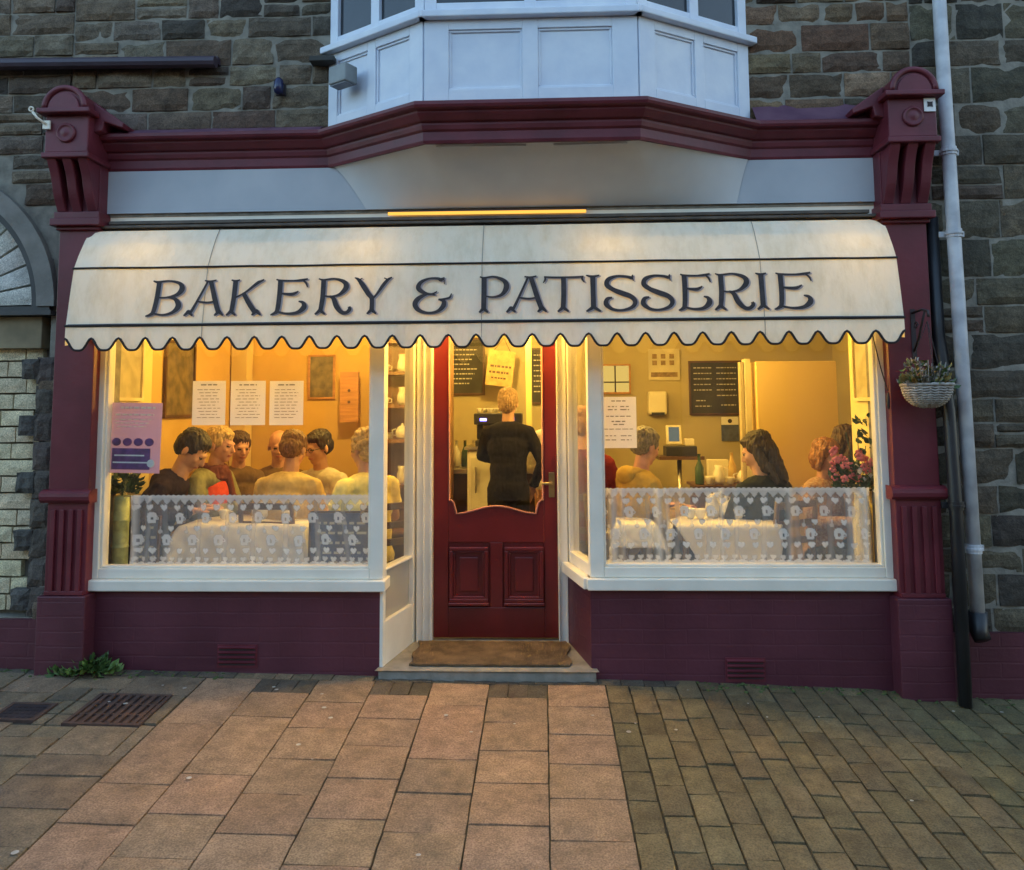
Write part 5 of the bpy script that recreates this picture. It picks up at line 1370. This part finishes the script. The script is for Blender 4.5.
# ------------------------------------------------------------------ people
def remesh(mb,name,mats,parent,voxel,smooth_it=4,noise_a=0,matfn=None):
    me=bpy.data.meshes.new('tmp'); me.from_pydata([tuple(v) for v in mb.v],[],mb.f); o=bpy.data.objects.new('tmp',me); C.objects.link(o)
    r=o.modifiers.new('r','REMESH'); r.mode='VOXEL'; r.voxel_size=voxel
    if smooth_it: s=o.modifiers.new('s','SMOOTH'); s.iterations=smooth_it; s.factor=.6
    dg=bpy.context.evaluated_depsgraph_get(); ev=o.evaluated_get(dg); nm_=bpy.data.meshes.new_from_object(ev)
    bpy.data.objects.remove(o); bpy.data.meshes.remove(me)
    if noise_a:
        ns=[v.normal.copy() for v in nm_.vertices]
        for v,n in zip(nm_.vertices,ns): 
            v.co+=n*noise_a*(noise.noise(Vector((v.co.x*95,v.co.y*95,v.co.z*14)))+.5*noise.noise(v.co*30))
    nm_.name=name; nm_.materials.clear()
    for m in mats: nm_.materials.append(m)
    nm_.polygons.foreach_set('use_smooth',[True]*len(nm_.polygons))
    if matfn: nm_.polygons.foreach_set('material_index',[matfn(p.center) for p in nm_.polygons])
    ob=bpy.data.objects.new(name,nm_); C.objects.link(ob)
    if parent is not None: ob.parent=parent
    return ob
skinA=mat('skin_warm',(.50,.28,.18),.5,var=.08,scale=20,sss=.1); skinB=mat('skin_pink',(.55,.30,.22),.5,var=.1,scale=20,sss=.1)
eyeM=mat('eye_dark',(.05,.03,.02),.3); lipM=mat('lip',(.42,.15,.12),.5)
HC={'dark':mat('dark_hair',(.022,.014,.010),.5,var=.4,scale=60,bump=.003,bscale=150),'brown':mat('brown_hair',(.07,.035,.018),.5,var=.4,scale=60,bump=.003,bscale=150),'blond':mat('blond_hair',(.52,.36,.16),.5,var=.3,scale=60,bump=.003,bscale=150),
    'red':mat('auburn_hair',(.28,.12,.045),.5,var=.4,scale=60,bump=.003,bscale=150),'ginger':mat('ginger_hair',(.36,.23,.11),.5,var=.3,scale=60,bump=.003,bscale=150),'grey':mat('grey_hair',(.20,.18,.15),.6,var=.3,scale=60,bump=.003,bscale=150),'lightbrown':mat('light_brown_hair',(.17,.09,.04),.5,var=.3,scale=60,bump=.003,bscale=150)}
def capl(mb,a,ra,b,rb): mb.cap(a,ra,b,rb,12)
def hand(mb,w,d,up,side,s=1.0,r=.0085):
    """palm and five fingers from the wrist w along d, back of hand towards up"""
    d=Vector(d).normalized(); up=(Vector(up)-d*Vector(up).dot(d)).normalized(); lat=d.cross(up)*side
    T=Matrix((lat,d,up)).transposed()
    c=w+d*.045*s; mb.ell(c,(.040*s,.048*s,.015*s),T,12,8)
    for k,(o,L_) in enumerate(((-.030,.060),(-.010,.075),(.010,.080),(.029,.070))):
        b=w+d*.080*s+lat*o*s; m1=b+d*L_*.5*s-up*.006; e=m1+d*L_*.45*s-up*.020
        capl(mb,w+d*.045*s+lat*o*.8*s,r*1.15,b,r*1.1); capl(mb,b,r*1.05,m1,r); capl(mb,m1,r,e,r*.85)
    b=w+d*.022*s+lat*.032*s; m1=b+d*.030*s+lat*.026*s-up*.006; e=m1+d*.030*s+lat*.006*s-up*.008
    capl(mb,w+d*.02*s+lat*.015*s,r*1.4,b,r*1.4); capl(mb,b,r*1.3,m1,r*1.15); capl(mb,m1,r*1.1,e,r*.9)
def person(label,x,y,rz,top,trous,skin=skinA,hair='brown',style='short',pose='sit',lean=.1,hyaw=0,hpitch=.15,sc=.96,sleeve='long',extra=None,arms=None,glasses=False,twist=0,z=FZ,group=None,topdet=None,shw=1.0):
    t=thing('person',label,'person',(x,y,z),group,rz); t.scale=(sc,sc,sc)
    sit=pose=='sit'
    hz=.50 if sit else .92
    Rl=Matrix.Rotation(lean,3,'X')   # lean towards -y
    def U(p): p=Vector(p); q=p-Vector((0,0,hz)); return Rl@q+Vector((0,0,hz)) if True else p
    # upper body points measured above the hip
    sp=[U((0,.0,hz+.02)),U((0,.005,hz+.16)),U((0,.01,hz+.32)),U((0,.015,hz+.46)),U((0,.0,hz+.56))]
    neck=U((0,.012,hz+.52)); hc=U((0,-.02,hz+.695)); 
    Rh=Rl@Matrix.Rotation(hyaw,3,'Z')@Matrix.Rotation(hpitch,3,'X')
    sh=[U((s*.160*shw,.012,hz+.452)) for s in (-1,1)]
    if arms is None:
        arms=[(Vector((s*.235,-.10,hz+.24)),Vector((s*.10,-.34,hz+.275))) for s in (-1,1)] if sit else [(Vector((s*.235,.0,hz+.20)),Vector((s*.22,-.10,hz-.02))) for s in (-1,1)]
    else: arms=[(Vector(a),Vector(b)) for a,b in arms]
    mb=MB()
    # torso
    for c,r in ((sp[0],(.155,.105,.12)),(sp[1],(.135,.10,.13)),(sp[2],(.142*shw,.098,.14)),(sp[3],(.148*shw,.082,.078))): mb.ell(c,r,Rl)
    for s in (0,1): capl(mb,sp[3]+Vector((0,0,.01)),.058,sh[s],.045)
    capl(mb,neck-Vector((0,0,.06)),.060,neck+(hc-neck)*.55,.050)
    # head
    H=lambda a,b,c: hc+Rh@Vector((a,b,c))
    mb.ell(H(0,.018,.035),(.075,.092,.085),Rh,20,14); mb.ell(H(0,-.028,-.025),(.060,.062,.083),Rh,18,12); mb.ell(H(0,-.050,-.088),(.032,.032,.026),Rh); mb.ell(H(0,-.01,-.06),(.056,.06,.045),Rh)
    capl(mb,H(0,-.088,.004),.009,H(0,-.104,-.030),.0125); mb.ell(H(0,-.096,-.034),(.017,.012,.010),Rh); mb.ell(H(0,-.078,.020),(.045,.014,.010),Rh); mb.ell(H(0,-.086,-.062),(.023,.010,.009),Rh)
    for s in (-1,1): mb.ell(H(s*.076,.012,-.012),(.010,.020,.032),Rh@Matrix.Rotation(s*.3,3,'Z')); mb.ell(H(s*.036,-.062,-.024),(.022,.02,.02),Rh); mb.ell(H(s*.030,-.0765,.001),(.014,.012,.009),Rh)
    # arms
    for s in (0,1):
        el,wr=arms[s]; capl(mb,sh[s],.044,el,.037); capl(mb,el,.037,wr,.026)
        d=(wr-el).normalized(); hand(mb,wr-d*.005,d if arms is None or sit else d,(0,0,1) if abs(d.z)<.8 else (0,-1,0),1 if s==0 else -1,1.0)
    # legs
    if sit: LG=[[Vector((s*.085,-.01,hz)),Vector((s*.11,-.40,hz-.01)),Vector((s*.12,-.38,.10)),Vector((s*.13,-.50,.035))] for s in (-1,1)]
    else: LG=[[Vector((s*.085,0,hz-.02)),Vector((s*.095,-.015,.49)),Vector((s*.10,.02,.09)),Vector((s*.115,-.12,.035))] for s in (-1,1)]
    for L_ in LG: capl(mb,L_[0],.080,L_[1],.055); capl(mb,L_[1],.055,L_[2],.038); capl(mb,L_[2]-Vector((0,0,.03)),.04,L_[3],.03)
    Ri=Rh.inverted()
    def mf(c):
        l=Ri@(c-hc)
        if l.y<-.055 and abs(abs(l.x)-.030)<.0125 and abs(l.z-.001)<.0065: return 1
        if l.y<-.075 and abs(l.x)<.022 and abs(l.z+.062)<.006: return 2
        return 0
    body=remesh(mb,'body',[skin,eyeM,lipM],t,.0065,3,0,mf)
    # top
    tb=MB(); e=.014
    for c,r in ((sp[0]+Vector((0,0,-.01)),(.160,.112,.12)),(sp[1],(.143,.108,.13)),(sp[2],(.155*shw,.112,.15)),(sp[3],(.160*shw,.097,.088))): tb.ell(c,(r[0]+e,r[1]+e,r[2]+.002),Rl)
    for s in (0,1):
        capl(tb,sp[3]+Vector((0,0,.015)),.074,sh[s],.058)
        el,wr=arms[s]
        if sleeve=='long': capl(tb,sh[s],.058,el,.050); capl(tb,el,.053,el.lerp(wr,.9),.038)
        elif sleeve=='short': capl(tb,sh[s],.067,sh[s].lerp(el,.5),.060)
        elif sleeve=='none': pass
    tb.lathe([(.085,-.045),(.066,.0),(.0585,.010),(.050,.008)],neck+Vector((0,0,-.012)),18,Rl)
    if sleeve!='none':
        cl=MB(); cl.tube([neck+Rl@Vector((.062*math.cos(a*PI/10),.060*math.sin(a*PI/10)+.002,-.006+.012*math.sin(a*PI/10))) for a in range(21)],.009,8,False); cl.build('collar',top,t,smooth=True)
        for s in (0,1):
            el,wr=arms[s]; q0,q1=(el.lerp(wr,.86),el.lerp(wr,.93)) if sleeve=='long' else (sh[s].lerp(el,.50),sh[s].lerp(el,.58))
            rr_=.043 if sleeve=='long' else .064
            cf=MB(); cf.tube([q0,q1],[rr_,rr_],14); cf.build('cuff',top,t,smooth=True)
    for a_,b_ in ((0,1),(1,2)):
        mid=(sp[a_]+sp[b_])/2; tb.ell(mid,(.158 if a_ else .155,.117,.13),Rl)
    remesh(tb,'top',[top],t,.009,14,.004)
    tr=MB(); tr.ell(Vector((0,0,hz-.005)),(.17,.122,.115))
    for L_ in LG: capl(tr,L_[0],.095,L_[1],.070); capl(tr,L_[1],.069,L_[2]+Vector((0,0,.02)),.052)
    remesh(tr,'trousers',[trous],t,.012,4,.004)
    so=MB()
    for L_ in LG: capl(so,L_[2]+Vector((0,0,-.035)),.048,L_[3]+Vector((0,0,.008)),.040)
    remesh(so,'shoes',[M['black']],t,.011,2)
    # hair
    hm=MB()
    if style!='bald':
        hm.ell(H(0,.022,.060),(.0805,.096,.070),Rh,20,12); hm.ell(H(0,-.028,.078),(.062,.047,.030),Rh)
        for s in (-1,1): hm.ell(H(s*.062,.004,.030),(.019,.050,.046),Rh)
        hm.ell(H(0,.052,.010),(.078,.070,.082),Rh,20,12)
    if style=='bald': hm.ell(H(0,.055,-.012),(.0765,.060,.045),Rh,18,10)
    if style=='fringe' : hm.ell(H(0,-.035,.075),(.066,.045,.035),Rh)
    if style=='bob':
        hm.ell(H(0,.045,-.015),(.094,.075,.105),Rh); hm.ell(H(0,.02,.06),(.088,.095,.075),Rh)
        for s in (-1,1): capl(hm,H(s*.072,.0,.05),.030,H(s*.082,.01,-.085),.022)
    if style=='long':
        for s in (-1,1): capl(hm,H(s*.070,.01,.04),.032,H(s*.085,.03,-.12),.030); capl(hm,H(s*.075,.045,-.12),.030,H(s*.07,.065,-.22),.020)
        capl(hm,H(0,.06,0),.068,H(0,.080,-.20),.048)
    if style=='ponytail': hm.ell(H(0,.095,.05),(.035,.04,.035),Rh); capl(hm,H(0,.11,.045),.034,H(0,.135,-.06),.036); capl(hm,H(0,.135,-.06),.036,H(0,.11,-.20),.012)
    if style=='curly':
        rr=random.Random(int(abs(x)*100))
        for k in range(46):
            a=rr.uniform(0,2*PI); b=rr.uniform(-.5,1.4); v=Vector((math.cos(a)*math.cos(b)*.083,.035+math.sin(a)*math.cos(b)*.09,.04+math.sin(b)*.085))
            if v.y<-.035 and v.z<.07: continue
            hm.ell(H(*v),.021,None,8,6)
    if style=='nape': hm.ell(H(0,.050,-.030),(.074,.062,.066),Rh); hm.ell(H(0,.035,.02),(.086,.085,.085),Rh)
    if style=='curly': hm.ell(H(0,.045,-.035),(.076,.062,.068),Rh)
    if style=='bun': hm.ell(H(0,.10,-.01),(.04,.035,.04),Rh)
    remesh(hm,'hair',[HC[hair]],t,.0045,2,.008 if style!='curly' else .004)
    if glasses:
        g_=MB()
        for s in (-1,1): g_.tube([H(s*.031+.022*math.cos(a*PI/8),-.094,.002+.017*math.sin(a*PI/8)) for a in range(17)],.0022,6); g_.tube([H(s*.053,-.092,.004),H(s*.078,-.03,.004),H(s*.08,.01,.0)],.002,6)
        g_.tube([H(-.01,-.097,.004),H(.01,-.097,.004)],.002,6); g_.build('glasses',M['black'],t,smooth=True)
    if extra: extra(t,H,U,sp,neck,sh,Rl,Rh)
    return t
def scarf(m_):
    def f(t,H,U,sp,neck,sh,Rl,Rh):
        s=MB()
        for k in range(3): s.tube([neck+Rl@Vector(((.075+.01*k)*math.cos(a*PI/8),(.075+.008*k)*math.sin(a*PI/8)-.005,.015-.028*k+.008*math.sin(a*1.3+k))) for a in range(17)],.024,8,False)
        capl(s,neck+Vector((.03,-.09,-.03)),.03,neck+Vector((.05,-.13,-.25)),.035); remesh(s,'scarf',[m_],t,.009,2,.005)
    return f
def hood(m_):
    def f(t,H,U,sp,neck,sh,Rl,Rh):
        s=MB(); s.tube([neck+Rl@Vector((.085*math.cos(a*PI/10),.075*math.sin(a*PI/10)+.01,-.01+.012*math.sin(a*PI/10))) for a in range(-3,14)],.034,10); s.ell(neck+Rl@Vector((0,.095,-.03)),(.10,.05,.06),Rl); remesh(s,'hood',[m_],t,.010,4,.004)
    return f
def printed(m_):
    def f(t,H,U,sp,neck,sh,Rl,Rh):
        s=MB()
        for (a,b,w,h) in ((-.04,.34,.03,.05),(.03,.33,.025,.07),(-.01,.24,.05,.02),(.04,.22,.02,.04),(-.05,.20,.02,.04)):
            c=U((a,-.146,.50+b)); s.ell(c,(w*.5,.006,h*.5),Rl)
        s.build('shirt_print',m_,t,smooth=True)
    return f
def col(n,c,**k): return mat(n,c,.9,var=.16,scale=14,bump=.006,bscale=22,spec=.12,**k)
K={'darkshirt':col('dark_plum_shirt',(.03,.018,.022)),'greygreen':col('grey_green_jacket',(.26,.26,.15)),'red':col('coral_red_vest',(.75,.10,.05)),'cream':col('cream_shirt',(.60,.46,.20)),'tee':col('pale_tee_shirt',(.50,.46,.36)),'yellow':col('yellow_top',(.85,.74,.26)),
   'black':col('black_cardigan',(.010,.009,.010)),'maroon':col('dark_red_coat',(.16,.02,.02)),'hoodie':col('ochre_hoodie',(.44,.30,.07)),'darkgreen':col('very_dark_green_top',(.018,.022,.016)),'pattern':mat('patterned_blouse',(.34,.16,.09),.8,col2=(.55,.40,.28),scale=60),'peach':col('peach_top',(.62,.34,.18)),'jeans':col('dark_jeans',(.03,.035,.05)),'tan':col('brown_jumper',(.16,.10,.05)),'scarf':col('brown_red_scarf',(.16,.055,.045)),'white':col('white_blouse',(.7,.66,.55))}
def pl(px_,py_,Y):  # head position -> person x
    return at(px_,py_,Y).x
PE=[]
def seat_person(label,headpx,headpy,Y,rz,chairlab,*,lean=.1,sc=.96,hyaw=0,**k):
    """place a seated person so that the head centre projects at the given picture point"""
    L_=.695; off=Vector((0,-.02*1-math.sin(lean)*L_,0)); o=Matrix.Rotation(rz,3,'Z')@off*sc
    hx=at(headpx,headpy,Y); x=hx.x-o.x; y=Y-o.y
    zh=FZ+sc*(.50+math.cos(lean)*L_)
    z=FZ+(hx.z-zh)
    z=max(FZ-.03,min(FZ+.10,z))
    person(label,x,y,rz,lean=lean,sc=sc,hyaw=hyaw,z=FZ if abs(z-FZ)<.0 else z,**k)
    if chairlab: chair(x,y,rz,chairlab) if False else chair(x,y+0,rz,chairlab)
R=math.radians
# rz: facing -y (street) at 0; +90deg faces +x (right), -90 faces -x (left), 180 faces the back of the shop
seat_person('man with short dark hair in a dark shirt, head bowed, at the left window',193,449,.60,R(98),'chair under the bowed man in the dark shirt',lean=.42,hyaw=R(-4),hpitch=.28,sc=1.02,top=K['darkshirt'],trous=K['jeans'],hair='dark')
def bib(t,H,U,sp,neck,sh,Rl,Rh):
    q=MB(); 
    for c,r in ((sp[1]+Rl@Vector((0,-.022,0)),(.115,.112,.15)),(sp[2]+Rl@Vector((0,-.024,.02)),(.135,.122,.16))): q.ell(c,r,Rl)
    remesh(q,'vest',[K['red']],t,.009,4,.003); scarf(K['scarf'])(t,H,U,sp,neck,sh,Rl,Rh)
seat_person('fair-haired woman in a coral red vest, scarf and grey-green cardigan beside the bowed man',221,444,.95,R(78),'chair under the woman in the red vest',lean=.14,hyaw=R(4),hpitch=.05,top=K['greygreen'],trous=K['jeans'],skin=skinB,hair='blond',style='short',extra=bib)
seat_person('dark-haired person in a brown jumper half hidden behind the woman in the red vest',240,447,1.35,R(40),'chair under the half hidden dark-haired person',lean=.05,top=K['tan'],trous=K['jeans'],skin=skinB,hair='brown',style='bun',sc=.90)
seat_person('pink-faced man in a brown jumper behind the person in the cream shirt',279,446,1.62,R(20),'chair under the pink-faced man',lean=.05,top=K['tan'],trous=K['jeans'],skin=skinB,hair='grey',style='bald')
seat_person('person with short brown hair and cream shirt seen from behind',294,449,.80,R(172),'chair under the person in the cream shirt',lean=.16,hyaw=R(0),top=K['cream'],trous=K['jeans'],hair='lightbrown',shw=1.12,sleeve='long')
seat_person('dark-haired man in glasses and a printed pale tee shirt',318,447,1.25,R(-25),'chair under the man in glasses',lean=.08,hyaw=R(-10),top=K['tee'],trous=K['jeans'],hair='dark',glasses=True,sleeve='short',extra=printed(K['jeans']))
seat_person('fair-haired woman in a bright yellow top by the left window frame',364,449,.66,R(-140),'chair under the woman in the yellow top',lean=.10,hyaw=R(15),top=K['yellow'],trous=K['jeans'],hair='blond',style='curly',sleeve='short',sc=.95)
seat_person('person in a dark red coat seen through the side window right of the door',582,426,1.15,R(170),'chair under the person in the dark red coat',lean=.05,top=K['maroon'],trous=K['jeans'],skin=skinB,hair='red',style='short',sc=1.03)
seat_person('grey-haired man in an ochre hoodie in the right window',646,446,.85,R(115),'chair under the man in the ochre hoodie',lean=.16,hyaw=R(10),top=K['hoodie'],trous=K['jeans'],skin=skinB,hair='grey',extra=hood(K['hoodie']),shw=1.12)
seat_person('woman with long dark tied-back hair and a dark top looking down',757,455,.74,R(-148),'chair under the woman with long dark hair',lean=.06,hyaw=R(30),hpitch=.30,top=K['darkgreen'],trous=K['jeans'],hair='dark',style='long',sc=.97,shw=1.12)
seat_person('girl with auburn hair in a patterned blouse near the flowers',827,456,.95,R(35),'chair under the girl in the patterned blouse',lean=.05,hyaw=R(10),top=K['pattern'],trous=K['jeans'],skin=skinB,hair='red',style='bob',sc=.90)
seat_person('woman with long straight brown hair and a peach top behind the flowers',848,443,1.12,R(70),'chair under the woman with long brown hair',lean=.05,hyaw=R(30),top=K['peach'],trous=K['jeans'],hair='brown',style='long',sc=.95)
# standing woman in black at the counter
Ys=1.55; hx=at(508,403,Ys); scw=(hx.z-FZ)/(.92+.695)
person('woman with auburn hair in black standing at the counter, seen from behind',hx.x,Ys,R(180),K['black'],K['black'],skin=skinA,hair='ginger',style='nape',pose='stand',lean=.05,hyaw=R(-10),hpitch=.2,sc=scw,
       arms=[((-.285,.03,1.13),(-.20,-.06,.93)),((.225,-.12,1.18),(.10,-.30,1.12))],sleeve='long',shw=1.05)
person('customer in a white blouse and peach skirt just right of the woman in black',at(552,420,1.75).x,1.85,R(150),K['white'],K['peach'],skin=skinB,hair='brown',style='short',pose='stand',lean=.1,sc=.86,arms=[((-.24,-.02,1.12),(-.12,-.25,1.02)),((.26,-.04,1.10),(.22,-.24,.98))])

# lamps in the ceiling of the room
for (px_,py_,Y,lab) in ((704,327,1.0,'bare warm bulb hanging above the table in the right window'),(612,332,1.25,'bare warm bulb hanging above the man in the ochre hoodie'),(163,336,.95,'bare warm bulb hanging near the tan wall in the left window'),(350,330,1.2,'bare warm bulb hanging above the woman in the yellow top'),(500,330,2.2,'bare warm bulb hanging over the counter')):
    p=at(px_,py_,Y); bulb_lamp('pendant_lamp',lab,(p.x,Y,p.z),(.021 if px_==704 else .030),CZ-.002,M['bulb'],'bare pendant bulbs in the cafe')

# houses across the street (they stand in the shop glass and shade the low sky)
def terrace(x0,x1,label,wm):
    t=thing('terraced_house',label,'house',((x0+x1)/2,-11.2,0),'houses across the street'); w=(x1-x0)/2
    m=MB(); m.box(-w,w,-7,0,-.4,5.2); m.build('wall',wm,t)
    m=MB(); a=[m.V(p) for p in ((-w,.25,5.2),(w,.25,5.2),(w,-3.5,7.2),(-w,-3.5,7.2),(-w,-7.2,5.2),(w,-7.2,5.2))]; m.Fc([a[0],a[1],a[2],a[3]]); m.Fc([a[3],a[2],a[5],a[4]]); m.Fc([a[0],a[3],a[4]]); m.Fc([a[1],a[5],a[2]]); m.build('roof',M['slate'],t)
    for (cx,cz,ww,hh) in ((-w*.5,1.6,.6,.75),(-w*.5,4.1,.5,.65),(w*.5,4.1,.5,.65)):
        m=MB(); 
        for q in ((-ww,ww,hh,hh+.08),(-ww,ww,-hh-.1,-hh),(-ww,-ww+.07,-hh,hh),(ww-.07,ww,-hh,hh),(-ww+.07,ww-.07,-.03,.03)): m.box(cx+q[0],cx+q[1],0,.05,cz+q[2],cz+q[3])
        f=m.build('window',M['darkwood'],t); m=MB(); m.box(cx-ww+.07,cx+ww-.07,.001,.02,cz-hh,cz+hh); m.build('pane',M['dark_glass'],f)
    m=MB(); m.box(w*.5-.45,w*.5+.45,0,.05,-.3,1.9); m.build('door',M['maroon'],t)
for k,(lab,wm) in enumerate((('stone terraced house across the street, far left',mat('dark_stone_wall',(.075,.068,.055),.9,var=.3,scale=4)),('rendered terraced house across the street, second from left',mat('brown_render',(.11,.10,.085),.9,var=.2,scale=3)),('stone terraced house across the street in the middle',mat('brown_stone_wall',(.08,.068,.055),.9,var=.3,scale=4)),('grey rendered terraced house across the street, second from right',mat('grey_render',(.11,.11,.105),.9,scale=3)),('stone terraced house across the street, far right',mat('brown_stone_wall_dark',(.07,.06,.05),.9,var=.3,scale=4)))):
    terrace(-15+k*6,-9.02+k*6,lab,wm)
# ------------------------------------------------------------------ sky and light
SUN_EL,SUN_ROT=math.radians(9),math.radians(48)
w=bpy.data.worlds.new('World'); sc.world=w; w.use_nodes=True; nt=w.node_tree; bg=nt.nodes['Background']
sk=nt.nodes.new('ShaderNodeTexSky'); sk.sky_type='NISHITA'; sk.sun_disc=False; sk.sun_elevation=SUN_EL; sk.sun_rotation=SUN_ROT; sk.air_density=1.0; sk.dust_density=1.5; sk.ozone_density=1.5
nt.links.new(sk.outputs[0],bg.inputs[0]); bg.inputs[1].default_value=.15
sl_=bpy.data.lights.new('sun','SUN'); sl_.energy=.3; sl_.angle=math.radians(40); sl_.color=(1,.86,.72)
so=bpy.data.objects.new('sun',sl_); C.objects.link(so)
d=Vector((math.sin(SUN_ROT)*math.cos(SUN_EL),math.cos(SUN_ROT)*math.cos(SUN_EL),math.sin(SUN_EL)))
so.rotation_euler=d.to_track_quat('Z','Y').to_euler()
vs=sc.view_settings; sc.display_settings.display_device='sRGB'; vs.view_transform='Standard'; vs.look='None'; vs.exposure=2.42; vs.gamma=1; vs.use_curve_mapping=False
sc.render.engine='CYCLES'
cy=sc.cycles; cy.max_bounces=10; cy.transparent_max_bounces=24; cy.diffuse_bounces=5; cy.caustics_reflective=False; cy.caustics_refractive=False; cy.sample_clamp_indirect=4; cy.use_denoising=True
